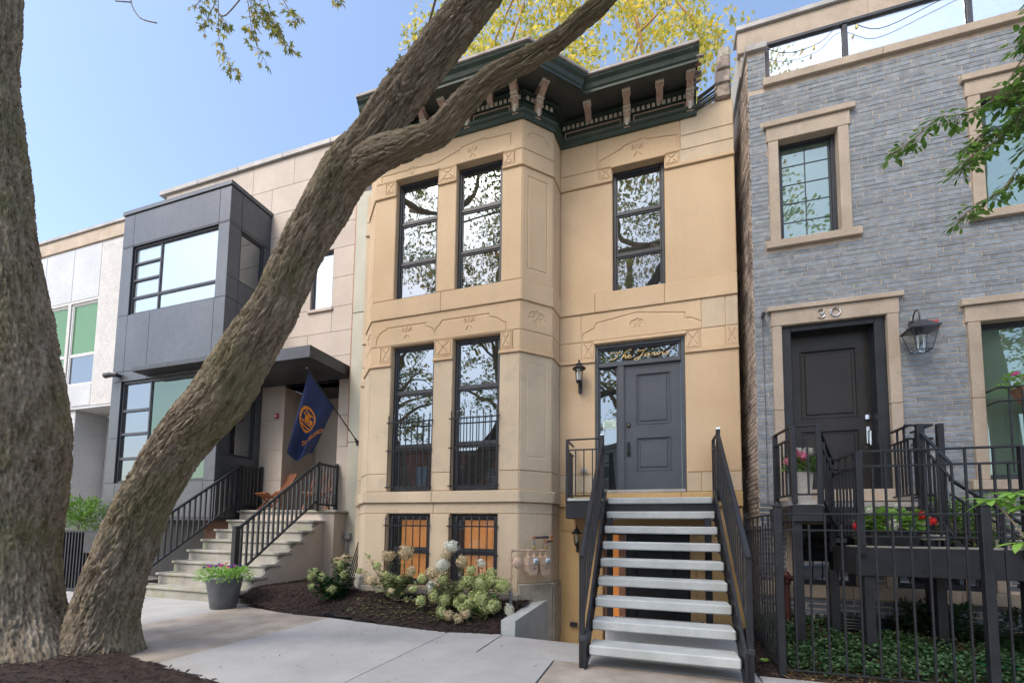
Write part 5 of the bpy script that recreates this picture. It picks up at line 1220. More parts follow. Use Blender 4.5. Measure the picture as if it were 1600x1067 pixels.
fpatch([(.24, .445), (.36, .43), (.40, .495), (.26, .50)]); fpatch([(.40, .44), (.52, .45), (.54, .50), (.43, .51)]); fpatch([(.30, .40), (.42, .40), (.42, .425), (.30, .425)])
rib = lambda t_: (.97-.62*t_, .50+.18*math.sin(PI*t_*.62)+.09*t_)
for k in range(12):
    if k in (7,): continue
    p, q = rib(k/12), rib((k+1)/12); w_ = .024
    fpatch([(p[0], p[1]-w_), (q[0], q[1]-w_), (q[0]+.006, q[1]-w_*.3), (p[0]+.006, p[1]-w_*.3)]); fpatch([(p[0]+.02, p[1]+w_*.8), (q[0]+.02, q[1]+w_*.8), (q[0]+.03, q[1]+w_*1.4), (p[0]+.03, p[1]+w_*1.4)])
    if k % 3 != 1: fpatch([(p[0]-.004, p[1]-w_*.3), (p[0]-.026, p[1]-w_*.3+.002), (p[0]-.012, p[1]+w_*.8), (p[0]+.014, p[1]+w_*.8)])
mb.build('emblem', 'flag_orange', fl)
# small things by the corner
t = thing('electric_box', 'grey electrical box with conduit on the pier by the stoop', 'electrical box', (-6.9, 8.97, 1.2))
B('box', 'galvanised', t, -6.95, -6.80, 8.9, 8.995, 1.15, 1.30, .01); MB().tube([(-6.88, 8.97, 1.15), (-6.90, 8.97, .35)], .014).build('conduit', 'galvanised', t)
t = thing('folded_stand', 'black folded metal stand leaning in the corner left of the bay', 'stand', (-5.4, 7.3, .3))
for k in range(5): MB().bar((-5.55+.045*k, 7.18, .25), (-5.40+.03*k, 7.36, 1.15-.03*k), .018, .018).build('bar', 'black_iron', t)
# planter with pansies
pl = thing('round_planter', 'dark grey round planter of purple and orange pansies at the foot of the stoop', 'planter', (-7.2, 5.95, 0))
MB().lathe([(.19, 0), (.20, .01), (.285, .50), (.285, .54), (.265, .54), (.26, .48)], (-7.15, 6.02, 0), 32).build('pot', 'pot_grey', pl, smooth=True)
leafball((-7.15, 6.02, .56), .42, 1000, .055, RB, .3, .5, (1.15, 1.1, .42)).build('foliage', 'leaf_bright', pl, 'stuff')
for i in range(22):
    a = RB.uniform(0, 2*PI); r2 = .32*RB.random()**.5; flower(pl, (-7.15+r2*math.cos(a), 6.02+r2*math.sin(a), .70+.05*RB.random()), .024, ('bloom_purple', 'bloom_purple', 'bloom_orange', 'bloom_magenta')[i % 4], 'pansy', .6)
# slatted gate and shrub at the far left
gt = thing('slat_gate', 'low black metal gate with vertical slats behind the tree', 'gate', (-11.4, 6.3, 0))
for i in range(17): B('slat', 'black_iron', gt, -12.25+i*.1, -12.21+i*.1, 6.27, 6.31, .02, 1.24, .003)
B('top_rail', 'black_iron', gt, -12.28, -10.55, 6.26, 6.32, 1.24, 1.29); B('bottom_rail', 'black_iron', gt, -12.28, -10.55, 6.26, 6.32, .02, .07); B('lock_panel', 'dark_metal', gt, -11.35, -10.6, 6.22, 6.26, .82, 1.24)
B('backing_sheet', 'interior', gt, -12.28, -10.55, 6.34, 6.36, .02, 1.24)
t = thing('evergreen_shrub', 'green feathery evergreen shrub behind the black gate', 'shrub', (-13.5, 7.3, 0))
r_ = random.Random(9); leafball((-13.75, 7.4, 1.45), .62, 1400, .12, r_, .5, .3, (1, .8, 1.3)).build('foliage', 'leaf_green', t, 'stuff'); MB().tube([(-13.75, 7.4, -.1), (-13.75, 7.4, 1.4)], [.04, .02]).build('stem', 'bark', t)

# ============================================================ WHITE HOUSE (far left)
wh = thing('white_house', 'white brick and panel house at the far left with green-tinted windows', 'house', (-18, 9.2, 0))
FW = Frame((-26, LY), (-14.25, LY)); wx = lambda x: x+26
OW = [(wx(-18.42), wx(-17.06), 5.93, 8.72), (wx(-20.6), wx(-18.56), 5.93, 8.72)]
mb = MB()
for p in pieces(FW.L, 5.2, 11.1, OW): mb.box(p[0], p[1], .011, .3, p[2], p[3])
FW.map(mb); mb.build('wall', 'white_brick', wh)
mb = MB()
for b_ in brick_list(wx(-14.25)-wx(-17.02), 5.2, 10.6, []): mb.box(b_[0]+wx(-17.02), b_[1]+wx(-17.02), .008-b_[3]*.3, .03, b_[2]-.0305, b_[2]+.0305)
FW.map(mb); mb.build('brickwork', 'white_brick', wh, 'stuff')
for a, b_ in ((-18.42, -17.06), (-19.9, -18.44), (-21.4, -19.92)): fbox(FW, 'wall_panel', 'white_panel', wh, wx(a), wx(b_), 0, .03, 8.80, 10.62, .006); fbox(FW, 'wall_panel', 'white_panel', wh, wx(a), wx(b_), 0, .03, 5.22, 5.90, .006)
fbox(FW, 'band_stone', 'trim_stone', wh, 0, FW.L, -.04, .1, 10.66, 11.10, .01); fbox(FW, 'coping', 'coping', wh, 0, FW.L, -.09, .3, 11.10, 11.2, .01)
window(FW, wh, *OW[0], [6.95], glass=['glass_dim', 'glass_green'], mat='white_plastic', depth=.05, fw=.05); window(FW, wh, *OW[1], [6.95], [wx(-19.6)], glass='glass_green', mat='white_plastic', depth=.05, fw=.05)
B('soffit', 'white_panel', wh, -26, -14.25, 9.22, 10.2, 5.12, 5.19)
mb = MB(); FW2 = Frame((-26, 10.2), (-14.25, 10.2))
for b_ in brick_list(FW2.L, -.2, 5.12, [(0, wx(-18.2), -.3, 5.2)]): mb.box(b_[0], b_[1], -b_[3], .03, b_[2]-.029, b_[2]+.029)
FW2.map(mb); mb.build('lower_brickwork', 'white_brick', wh, 'stuff'); fbox(FW2, 'lower_wall', 'white_brick', wh, 0, FW2.L, .012, .3, -.4, 5.12)
B('pillar', 'white_panel', wh, -18.9, -17.9, 9.3, 10.2, -.3, 5.12, .01)

# ============================================================ THE BIG STREET TREE
def trunk_mesh(path, nseg, nring, amp, name, mat, parent, seed=0, lobes=.05, flare=None):
    """bark-covered trunk: ridged relief displaced in the mesh, uv = (metres round, metres along)"""
    P = [Vector(p[:3]) for p in path]; R = [p[3] for p in path]
    t = [0.]
    for a, b_ in zip(P, P[1:]): t.append(t[-1]+(b_-a).length)
    T = t[-1]
    def cr(arr, s_):
        i = 0
        while i < len(t)-2 and t[i+1] < s_: i += 1
        f_ = (s_-t[i])/(t[i+1]-t[i]); a = arr[max(i-1, 0)]; b_ = arr[i]; c = arr[i+1]; d = arr[min(i+2, len(arr)-1)]
        return .5*((2*b_)+(c-a)*f_+(2*a-5*b_+4*c-d)*f_*f_+(3*b_-a-3*c+d)*f_**3)
    V = []; UV = []; pr = Vector((0, 1, 0))
    for j in range(nseg+1):
        s_ = T*j/nseg; p = cr(P, s_); r = cr(R, s_); d = (cr(P, min(T, s_+.02))-cr(P, max(0, s_-.02))).normalized()
        a = (pr-d*pr.dot(d)).normalized(); pr = a; b_ = d.cross(a)
        for i in range(nring+1):
            an = 2*PI*(i % nring)/nring; w_ = a*math.cos(an)+b_*math.sin(an)
            base_ = Vector((math.cos(an)*2.2*r/.3, math.sin(an)*2.2*r/.3, s_*1.1+seed))
            lob = noise.noise(Vector((math.cos(an)*1.1, math.sin(an)*1.1, s_*.7+seed)))*lobes*2
            wv = Vector((noise.noise(base_*3), noise.noise(base_*3+Vector((9, 0, 0))), noise.noise(base_*2)))
            cx_, sy_ = math.cos(an)*r, math.sin(an)*r
            q = Vector((cx_*21, sy_*21, s_*3.2+seed*3)) + wv*1.6
            n1 = 1-abs(noise.noise(q))*2.4; q2 = Vector((cx_*44, sy_*44, s_*8+seed)) + wv*2.6; n2 = 1-abs(noise.noise(q2))*2.4; n3 = noise.noise(Vector((cx_*95, sy_*95, s_*30+seed)))
            cell = noise.noise(Vector((cx_*12, sy_*12, s_*4+seed)))
            disp = amp*(-1.5*max(0, n1-.35)-.75*max(0, n2-.4)+.30*n3+.45*cell)
            fl_ = 0
            if flare: fl_ = flare[0]*max(0, 1-s_/flare[1])**2*(1+.45*math.sin(an*5+seed))
            V.append(p+w_*(r*(1+lob)+disp+fl_)); UV.append((i/nring*2*PI*.32, s_))
    F_ = []; W_ = nring+1
    for j in range(nseg):
        for i in range(nring): F_.append((j*W_+i, j*W_+i+1, (j+1)*W_+i+1, (j+1)*W_+i))
    off = org(parent) if parent else Vector((0, 0, 0))
    me = bpy.data.meshes.new(name); me.from_pydata([tuple(v-off) for v in V], [], F_); uvl = me.uv_layers.new(name='UVMap')
    li = np.array([l.vertex_index for l in me.loops]) if 0 else np.array([x for f in F_ for x in f]); uvl.data.foreach_set('uv', np.array(UV)[li].ravel())
    me.materials.append(M[mat]); me.polygons.foreach_set('use_smooth', [True]*len(F_)); me.update()
    o = bpy.data.objects.new(name, me); C.objects.link(o); o.parent = parent; return o
k = .853
LEFT = [(-7.37, -.75, .768), (-7.61, -.02, .651), (-7.8, .75, .583), (-7.95, 1.38, .618), (-8.08, 2.21, .689), (-8.18, 3.06, .696), (-8.42, 4.13, .581), (-8.65, 5.07, .511), (-8.89, 6.06, .456), (-9.14, 7.09, .423), (-9.49, 8.21, .42), (-9.59, 9.29, .442), (-9.99, 11.64, .395), (-10.55, 15.5, .30)]
LEAN = [(-5.95, 3.4, -.49, .455), (-5.84, 3.4, -.07, .375), (-5.76, 3.4, .42, .31), (-5.56, 3.4, .98, .28), (-5.21, 3.4, 1.68, .257), (-4.76, 3.4, 2.29, .263), (-4.24, 3.4, 2.75, .270), (-3.86, 3.4, 3.23, .242), (-3.57, 3.4, 3.59, .217), (-3.29, 3.4, 4.14, .208), (-3.02, 3.4, 4.51, .222), (-2.80, 3.4, 4.82, .218), (-2.5, 3.4, 5.1, .186), (-2.25, 3.4, 5.38, .178), (-1.97, 3.4, 5.64, .172), (-1.65, 3.4, 5.94, .17), (-1.43, 3.4, 6.13, .162), (-.85, 3.4, 6.72, .146), (-.26, 3.4, 7.38, .13), (.5, 3.2, 8.6, .10)]
BR = [(-2.95, 3.4, 4.60, .15), (-2.66, 3.38, 4.77, .152), (-2.45, 3.35, 4.83, .150), (-2.23, 3.32, 4.83, .136), (-1.96, 3.27, 4.79, .117), (-1.72, 3.23, 4.78, .109), (-1.49, 3.19, 4.91, .10), (-1.23, 3.15, 5.02, .082), (-.88, 3.11, 5.05, .077), (-.63, 3.07, 5.07, .071), (-.46, 3.02, 5.11, .068), (-.3, 2.98, 5.15, .063), (-.06, 2.94, 5.29, .051), (.26, 2.9, 5.47, .032)]
tree = thing('street_tree', 'big street tree with one upright trunk and one leaning across the houses', 'tree', (-6, 3.2, 0))
trunk_mesh([(x*k, 2.9, 1.4+(z-1.4)*k, r*k) for x, z, r in LEFT], 520, 300, .034, 'trunk', 'bark', tree, 3., .05, (.16, 1.1))
trunk_mesh(LEAN, 620, 220, .028, 'leaning_trunk', 'bark', tree, 11., .055, (.26, .95))
trunk_mesh(BR, 260, 120, .018, 'branch', 'bark', tree, 23., .07)
def maple(mb, c, d, n, s):
    """palmate leaf of five pointed lobes"""
    c = Vector(c); d = Vector(d).normalized(); n = Vector(n); x = d.cross(n)
    if x.length < 1e-4: x = d.orthogonal()
    x.normalize(); nn = x.cross(d); pts = [c]
    for ang, r_ in ((-105, .55), (-80, .32), (-52, .85), (-28, .40), (0, 1.05), (28, .40), (52, .85), (80, .32), (105, .55)):
        a = math.radians(ang); pts.append(c+(d*math.cos(a)+x*math.sin(a))*s*r_+nn*s*(-.18*r_*r_+.05))
    st_ = len(mb.v); mb.v += [tuple(p) for p in pts]; mb.f += [(st_, st_+i, st_+i+1) for i in range(1, 9)]
def sprig(mb, tw, pts, n, s, r_, droop=.5, kind='maple', tr=.006):
    pts = smooth_line([tuple(p) for p in pts], 4) if len(pts) > 2 else pts
    tw.tube(pts, [tr*(1-.7*i/len(pts)) for i in range(len(pts))], 5)
    for i in range(n):
        t_ = r_.random()**.6*(len(pts)-1); j = min(int(t_), len(pts)-2); p = Vector(pts[j]).lerp(Vector(pts[j+1]), t_-j)
        d = Vector((r_.uniform(-1, 1), r_.uniform(-1, 1), -droop+r_.uniform(-.5, .5))).normalized(); st_ = p+d*r_.uniform(.02, .10)
        tw.tube([p, st_], .0015, 3, False)
        if kind == 'maple': maple(mb, st_, d+Vector((0, 0, -.3)), (r_.uniform(-.6, .6), r_.uniform(-1, .2), r_.uniform(-.2, 1)), s*r_.uniform(.7, 1.2))
        else: l = s*r_.uniform(.7, 1.25); leafquad(mb, st_, (d+Vector((0, 0, -.2))).normalized()*l, l*.46, Vector((r_.uniform(-.5, .5), r_.uniform(-.6, .2), 1)))
r_ = random.Random(31); lv = MB(); tw = MB()
TL = [[(-5.50,4,8.9), (-5.44,4,8.2), (-5.40,4,7.83), (-5.19,4,7.39), (-5.11,4,7.27)], [(-5.50,4,8.4), (-5.70,4,8.10)], [(-5.6,4,8.6), (-5.89,4,8.48)], [(-5.44,4,8.2), (-5.30,4,7.93)],
      [(-5.0,4,8.5), (-4.86,4,7.86), (-4.78,4,7.6), (-4.57,4,7.2)], [(-4.96,4,8.3), (-4.78,4,7.96), (-4.57,4,7.88), (-4.33,4,7.45), (-4.15,4,7.22)], [(-4.7,4,8.4), (-4.51,4,7.77), (-4.45,4,7.6)], [(-4.5,4,8.3), (-4.25,4,7.8), (-4.10,4,7.60)],
      [(-4.9,4,8.2), (-4.70,4,8.0), (-4.62,4,7.75)], [(-3.5,4,8.1), (-3.54,4,7.62)]]
for i, p in enumerate(TL): sprig(lv, tw, p, [44, 26, 18, 16, 46, 52, 32, 34, 26, 12][i], .070, r_)
sprig(lv, tw, [(-2.3, 4, 6.75), (-2.47, 4, 6.68), (-2.56, 4, 6.54), (-2.66, 4, 6.44)], 34, .058, r_)
sprig(lv, tw, [(-2.3, 4, 6.9), (-2.40, 4, 6.78)], 8, .058, r_)
for p in ([(-7.22, 4, 9.3), (-7.22, 4, 9.05), (-7.0, 4, 8.72), (-6.63, 4, 8.5)], [(-7.58, 4, 9.21), (-7.22, 4, 9.05)], [(-5.0, 4, 8.3), (-5.3, 4, 8.12), (-5.44, 4, 8.2)]): tw.tube(smooth_line(p, 4), .008, 5)
tw.tube([(-1.4, 3.5, 9.5), (-3.0, 3.9, 9.0), (-5.3, 4, 8.7)], .02, 6); tw.tube([(-1.6, 3.5, 7.6), (-2.3, 4, 6.8)], .012, 6)
tw.build('twig', 'bark', tree, 'stuff', smooth=True); lv.build('foliage', 'leaf_maple', tree, 'stuff')
# its crown over the pavement behind the camera, mirrored by the upper windows
mb = MB(); lv = MB(); r_ = random.Random(55)
for p in ([(.5, 3.2, 8.6), (0, 1.0, 10.2), (-1.2, -1.5, 12.5), (-1.4, -2.2, 16)], [(0, 1.0, 10.2), (-3.0, -1.4, 12), (-5.2, -2.2, 15)], [(-9.0, 2.9, 12.5), (-7.5, 0, 12.6), (-6.6, -2, 14.5), (-6.8, -2.4, 17)], [(-7.5, 0, 12.6), (-9.5, -2, 14.5)], [(0, 1, 10.2), (1.8, -1.2, 12), (2.6, -2, 15)]):
    q = smooth_line(p, 5); mb.tube(q, [.13-.09*i/len(q) for i in range(len(q))], 8)
mb.build('limb', 'bark_sunlit', tree, smooth=True)
for q in range(620):
    x, y, z = r_.uniform(-10, 4), r_.uniform(-3.6, -.4), r_.uniform(9.6, 17.5)
    if noise.noise(Vector((x*.45, 1, z*.45))) < -.16: continue
    for i in range(50):
        e = rdir(r_, 0)*r_.random()**.5*.75; d = rdir(r_, -.3); maple(lv, (x+e.x, y+e.y, z+e.z), d, (r_.uniform(-1, 1), r_.uniform(-1, 1), .5), r_.uniform(.08, .13))
lv.build('crown', 'leaf_canopy', tree, 'stuff')

# tree behind the roofs, backlight put into the yellow leaf colour
bt = thing('backlit_tree', 'tree with leaves coloured yellow as if backlit, rising behind the beige house', 'tree', (-.3, 12, 0))
r_ = random.Random(41)
MB().tube(smooth_line([(-3.0, 13.5, 0), (-3.0, 13.4, 8), (-2.8, 13.6, 12), (-2.6, 13.6, 16.5)], 5), [.22-.009*i for i in range(16)], 10).build('trunk', 'bark_sunlit', bt, smooth=True)
mb = MB().tube(smooth_line([(-1.6, 11, 16.3), (-.86, 11, 15.6), (-.45, 11, 14.9), (-.24, 11, 13.9), (-.12, 11, 12.8), (.1, 11, 10.8)], 5), [.06-.001*i for i in range(26)], 8)
for p in ([(-.24, 11, 13.9), (-.6, 11, 12.9), (-1.2, 11, 11.8)], [(-.24, 11, 14), (.5, 11, 14.6), (1.2, 11, 15.3)], [(-.1, 11, 13), (-.35, 11, 11.5)], [(-3.8, 11, 14.6), (-3.3, 11, 16)], [(-4.6, 11, 14), (-4.0, 11, 15.5), (-3.2, 11, 17)], [(.6, 11, 14.6), (1.1, 11, 13.7)], [(-.35, 11, 13.2), (-1.1, 11, 12.6), (-1.9, 11, 12.3)]): mb.tube(smooth_line(p, 4), .028, 5)
mb.build('limb', 'bark_sunlit', bt, smooth=True)
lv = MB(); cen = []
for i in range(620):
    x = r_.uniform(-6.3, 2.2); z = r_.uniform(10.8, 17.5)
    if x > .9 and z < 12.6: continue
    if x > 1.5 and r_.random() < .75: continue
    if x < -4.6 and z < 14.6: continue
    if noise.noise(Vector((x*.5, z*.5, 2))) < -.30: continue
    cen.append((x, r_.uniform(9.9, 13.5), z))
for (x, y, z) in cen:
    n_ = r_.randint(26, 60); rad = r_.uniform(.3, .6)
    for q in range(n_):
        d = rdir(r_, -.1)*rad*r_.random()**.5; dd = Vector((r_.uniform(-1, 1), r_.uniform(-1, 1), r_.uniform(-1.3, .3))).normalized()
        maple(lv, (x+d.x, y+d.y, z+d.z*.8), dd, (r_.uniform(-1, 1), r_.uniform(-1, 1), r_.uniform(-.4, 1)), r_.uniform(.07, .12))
lv.build('crown', 'leaf_backlit', bt, 'stuff')
# green branch at the right
rt = thing('leafy_tree', 'tree at the right edge with a drooping bright green branch', 'tree', (5.6, 4.4, 0))
MB().tube(smooth_line([(5.8, 4.4, -.1), (5.7, 4.4, 3), (5.4, 4.5, 6), (5.6, 4.5, 10)], 6), [.22-.005*i for i in range(19)], 12).build('trunk', 'bark', rt, smooth=True)
tw = MB(); lv = MB(); r_ = random.Random(77)
tw.tube(smooth_line([(5.45, 4.5, 5.2), (4.2, 4.55, 5.9), (3.3, 4.6, 5.7)], 5), .025, 6)
RBN = [[(3.3, 4.6, 5.8), (2.92, 4.6, 5.34), (2.81, 4.6, 5.15), (2.66, 4.6, 5.0), (2.49, 4.6, 4.97), (2.34, 4.6, 4.98), (2.18, 4.6, 4.85), (2.00, 4.6, 4.74)],
       [(3.3, 4.6, 5.4), (2.9, 4.6, 4.95), (2.73, 4.6, 4.70), (2.56, 4.6, 4.58), (2.46, 4.6, 4.48)], [(3.4, 4.6, 5.0), (2.88, 4.6, 4.45), (2.74, 4.6, 4.25), (2.58, 4.6, 4.16), (2.43, 4.6, 4.04)],
       [(3.4, 4.55, 6.2), (3.05, 4.5, 5.9), (2.95, 4.5, 5.6)], [(3.5, 4.8, 5.5), (3.2, 4.8, 5.1), (3.0, 4.8, 4.9)], [(3.3, 4.5, 5.9), (2.95, 4.5, 5.15), (2.8, 4.5, 4.75)],
       [(3.3, 4.55, 5.9), (3.0, 4.5, 5.6), (2.86, 4.5, 5.38)], [(3.3, 4.7, 5.2), (3.0, 4.7, 4.9), (2.75, 4.7, 4.86), (2.60, 4.7, 4.76)], [(3.3, 4.5, 5.2), (3.0, 4.5, 4.8), (2.86, 4.5, 4.5)], [(3.3, 4.65, 5.7), (2.98, 4.6, 5.3), (2.78, 4.6, 5.0)], [(3.3, 4.6, 4.9), (3.05, 4.6, 4.5), (2.9, 4.6, 4.32)]]
for i, p in enumerate(RBN): sprig(lv, tw, p, [190, 150, 120, 160, 170, 190, 150, 170, 170, 170, 120][i], .066, r_, .35, 'oval', .007)
tw.build('twig', 'bark', rt, 'stuff', smooth=True); lv.build('foliage', 'leaf_green', rt, 'stuff')
# rhododendron at the right edge: each large leaf a part
rh = thing('broadleaf_shrub', 'bright green broad-leaved shrub leaning over the fence post at the right edge', 'shrub', (2.85, 4.75, 0))
r_ = random.Random(5)
lm = MB(); L_ = 1.0
for i in range(9):
    t_ = i/8; w_ = .30*math.sin(PI*t_**.8)**.8*.62; z = -.25*t_*t_
    lm.v += [(-w_, t_, z+.06*w_), (0, t_, z-.03), (w_, t_, z+.06*w_)]
for i in range(8):
    for j in range(2): a = i*3+j; lm.f.append((a, a+1, a+4, a+3))
lm.sm = True; lme = lm.mesh('leaf', 'leaf_bright')
for (c, n_, L_, rz) in (((2.58, 4.7, 1.70), 9, .15, 0), ((2.74, 4.72, 1.76), 8, .15, 1), ((2.80, 4.7, 1.66), 8, .15, 2), ((2.73, 4.68, 1.36), 6, .14, .5), ((2.90, 4.7, 1.72), 8, .16, .3), ((2.92, 4.75, 1.45), 7, .15, 0), ((2.68, 4.75, 1.68), 7, .13, 0)):
    for i in range(n_):
        a = rz+2*PI*i/n_+r_.uniform(-.2, .2); o = inst(lme, 'leaf', rh, c, 0, (L_, L_*r_.uniform(.8, 1.15), L_), (r_.uniform(-.35, .35), r_.uniform(-.2, .2), a))
mb = MB()
for p in ([(3.1, 4.8, .1), (2.95, 4.75, 1.0), (2.75, 4.7, 1.45), (2.60, 4.7, 1.69)], [(3.1, 4.8, .1), (3.05, 4.75, 1.2), (2.82, 4.7, 1.64)], [(3.0, 4.78, .9), (2.85, 4.7, 1.2), (2.73, 4.68, 1.35)], [(3.05, 4.8, 1.0), (2.92, 4.7, 1.7)]): mb.tube(smooth_line(p, 4), .006, 5)
mb.build('stem', 'bark', rh)

# ============================================================ PLANTS IN THE BEDS
def hyd(name, label, base_, stems, nleaf, leafm, heads, leafL=.08, seed=1, twm='bark'):
    t = thing(name, label, 'bush', base_); r_ = random.Random(seed); tw = MB(); lv = MB(); b_ = Vector(base_)
    for h in heads:
        p = Vector(h[0]); mid = b_.lerp(p, .5)+Vector((r_.uniform(-.06, .06), r_.uniform(-.05, .05), .02)); pts = smooth_line([tuple(b_), tuple(mid), tuple(p)], 4); tw.tube(pts, .005, 5)
        flower(t, h[0], h[1], h[2], 'flower_head', .85)
        for i in range(nleaf):
            q = Vector(pts[min(len(pts)-1, int(len(pts)*r_.uniform(.3, 1)))]); d = rdir(r_, .1); l = leafL*r_.uniform(.6, 1.2); leafquad(lv, q+d*.02, d*l, l*.55, Vector((r_.uniform(-.5, .5), r_.uniform(-.5, .5), 1)))
    for i in range(stems):
        a = r_.uniform(0, 2*PI); l = r_.uniform(.2, .42); e = b_+Vector((math.cos(a)*l*.7, math.sin(a)*l*.5, l)); tw.tube([b_, b_.lerp(e, .5)+Vector((0, 0, .03)), e], .0035, 4)
        for i in range(nleaf//2): q = b_.lerp(e, r_.uniform(.4, 1)); d = rdir(r_, .1); l2 = leafL*r_.uniform(.6, 1.2); leafquad(lv, q, d*l2, l2*.55, Vector((r_.uniform(-.5, .5), r_.uniform(-.5, .5), 1)))
    tw.build('stem', twm, t, 'stuff'); lv.build('foliage', leafm, t, 'stuff'); return t
hyd('hydrangea_bush', 'dark green hydrangea with lime and peach blooms, nearest the stoop', (-5.05, 6.32, .17), 60, 34, 'leaf_dark',
    [((-5.40, 6.2, .67), .07, 'bloom_lime'), ((-5.42, 6.2, .44), .065, 'bloom_lime'), ((-4.98, 6.15, .42), .085, 'bloom_lime'), ((-5.02, 6.3, .86), .07, 'bloom_tan'), ((-4.86, 6.3, .90), .075, 'bloom_tan'), ((-4.90, 6.22, .80), .07, 'bloom_lime'), ((-4.80, 6.2, .66), .06, 'bloom_lime'), ((-5.2, 6.15, .60), .06, 'bloom_lime'), ((-5.48, 6.2, .58), .05, 'bloom_lime')], .11, 2)
hyd('hydrangea_bush', 'straggly bush with dried tan flower heads under the left basement window', (-3.92, 6.3, .28), 80, 30, 'leaf_sage',
    [((-4.02, 6.25, .97), .10, 'bloom_tan'), ((-3.70, 6.25, 1.03), .11, 'bloom_tan'), ((-4.28, 6.2, .58), .075, 'bloom_tan'), ((-4.0, 6.2, .68), .07, 'bloom_lime'), ((-3.60, 6.25, .76), .07, 'bloom_tan'), ((-4.55, 6.25, .72), .05, 'bloom_lime'), ((-4.42, 6.3, .95), .035, 'bloom_lime'), ((-3.38, 6.2, .66), .08, 'bloom_lime'), ((-3.22, 6.22, .74), .09, 'bloom_tan'), ((-3.85, 6.1, .46), .05, 'bloom_tan'), ((-3.78, 6.2, .62), .06, 'bloom_lime'), ((-4.18, 6.2, .82), .06, 'bloom_lime'), ((-3.5, 6.15, .50), .06, 'bloom_lime'), ((-3.34, 6.1, .34), .07, 'bloom_lime')], .07, 3)
hyd('hydrangea_bush', 'tall hydrangea with white and tan blooms between the two basement windows', (-2.98, 6.25, .22), 70, 22, 'leaf_sage',
    [((-2.93, 6.25, 1.15), .10, 'bloom_white'), ((-2.99, 6.22, 1.04), .085, 'bloom_tan'), ((-3.04, 6.2, .88), .10, 'bloom_white'), ((-2.72, 6.2, .93), .095, 'bloom_tan'), ((-2.68, 6.15, .60), .07, 'bloom_lime'), ((-3.12, 6.1, .42), .085, 'bloom_lime'), ((-3.2, 6.15, .56), .07, 'bloom_white'), ((-2.92, 6.05, .38), .085, 'bloom_lime'), ((-2.95, 6.0, .22), .07, 'bloom_lime'), ((-2.82, 5.98, .18), .075, 'bloom_tan'), ((-3.02, 6.2, .66), .07, 'bloom_lime'), ((-2.62, 6.0, .45), .06, 'bloom_lime')], .07, 4)
r5 = random.Random(8)
hd = [((-2.32+r5.uniform(-.27, .27), 6.2+r5.uniform(-.12, .08), .62+r5.uniform(-.05, .20)), r5.uniform(.075, .10), 'bloom_lime') for _ in range(12)]
hd += [((-2.28+r5.uniform(-.25, .2), 6.1+r5.uniform(-.1, .05), .40+r5.uniform(-.08, .1)), r5.uniform(.075, .10), 'bloom_lime') for _ in range(9)]
hd += [((-2.62, 6.02, .30), .08, 'bloom_lime'), ((-2.56, 5.98, .22), .07, 'bloom_tan'), ((-2.42, 6.2, .92), .06, 'bloom_white'), ((-2.70, 6.02, .36), .07, 'bloom_lime'), ((-2.66, 5.97, .15), .07, 'bloom_tan')]
hyd('hydrangea_bush', 'full hydrangea covered in pale lime blooms left of the gas meters', (-2.36, 6.15, .15), 22, 12, 'leaf_green', hd, .08, 6)
t = thing('fallen_flower', 'x', 'flower', (-1.98, 6.2, .2)); flower(t, (-1.98, 6.2, .26), .075, 'bloom_white'); tag(t, 'single white flower head fallen on the mulch below the gas meters', 'flower')
mb = MB(); r_ = random.Random(12)
for i in range(260):
    x, y = r_.uniform(-4.6, -2.3), r_.uniform(5.95, 6.3); d = Vector((r_.uniform(-1, 1), r_.uniform(-1, 1), .1)).normalized()*.06; leafquad(mb, (x, y, hbed(x, y)+.03), d, .03, Vector((0, 0, 1)))
for i in range(170):
    x, y = r_.uniform(-6.5, 1.0), r_.uniform(3.4, 5.75); d = Vector((r_.uniform(-1, 1), r_.uniform(-1, 1), .1)).normalized()*.028; leafquad(mb, (x, y, .010), d, .014, Vector((0, 0, 1)))
mb.build('fallen_leaves', 'leaf_sage', None, 'stuff')
# ground cover at the right
mb = MB(); r_ = random.Random(14)
for i in range(15000):
    x, y = r_.uniform(1.25, 4.6), r_.uniform(5.3, 6.95)
    if noise.noise(Vector((x*1.1, y*1.6, 3))) > .22 and y > 5.8: continue
    h = .05+.10*(.5+noise.noise(Vector((x*3, y*3, 0)))); z = hg(x, y)+r_.uniform(.01, h+.03); d = rdir(r_, .15)*r_.uniform(.028, .055); leafquad(mb, (x, y, z), d, d.length*.75, Vector((r_.uniform(-.4, .4), r_.uniform(-.4, .4), 1)))
mb.build('ground_cover', 'leaf_cover', None, 'stuff')
for c, rad, lab in (((3.05, 6.6, .42), .30, 'dark evergreen bush under the stoop, nearest the brick base'), ((3.9, 6.3, .38), .34, 'dark evergreen bush at the right end of the garden')):
    t = thing('evergreen_bush', lab, 'bush', (c[0], c[1], .1)); leafball(c, rad, 1500, .05, RB, .3, .5, (1.4, .9, 1)).build('foliage', 'leaf_dark', t, 'stuff'); MB().tube([(c[0], c[1], .1), c], .02).build('stem', 'bark', t)
t = thing('climbing_plant', 'green climber growing behind the iron stoop railings', 'plant', (3.4, 6.7, .3)); leafball((3.45, 6.7, 1.55), .42, 1300, .05, RB, .2, .6, (1.1, .5, 1.1)).build('foliage', 'leaf_green', t, 'stuff'); MB().tube([(3.45, 6.75, .2), (3.45, 6.75, 1.6)], .015).build('stem', 'bark', t)
mb = MB()
for a in range(7): an = a*.9; leafquad(mb, (1.08, 5.5, .06), Vector((math.cos(an), math.sin(an), .5)).normalized()*.06, .045, Vector((0, 0, 1)))
tag(mb.build('seedling', 'leaf_bright', None), 'tiny green seedling in the soil strip between stair and fence', 'plant')

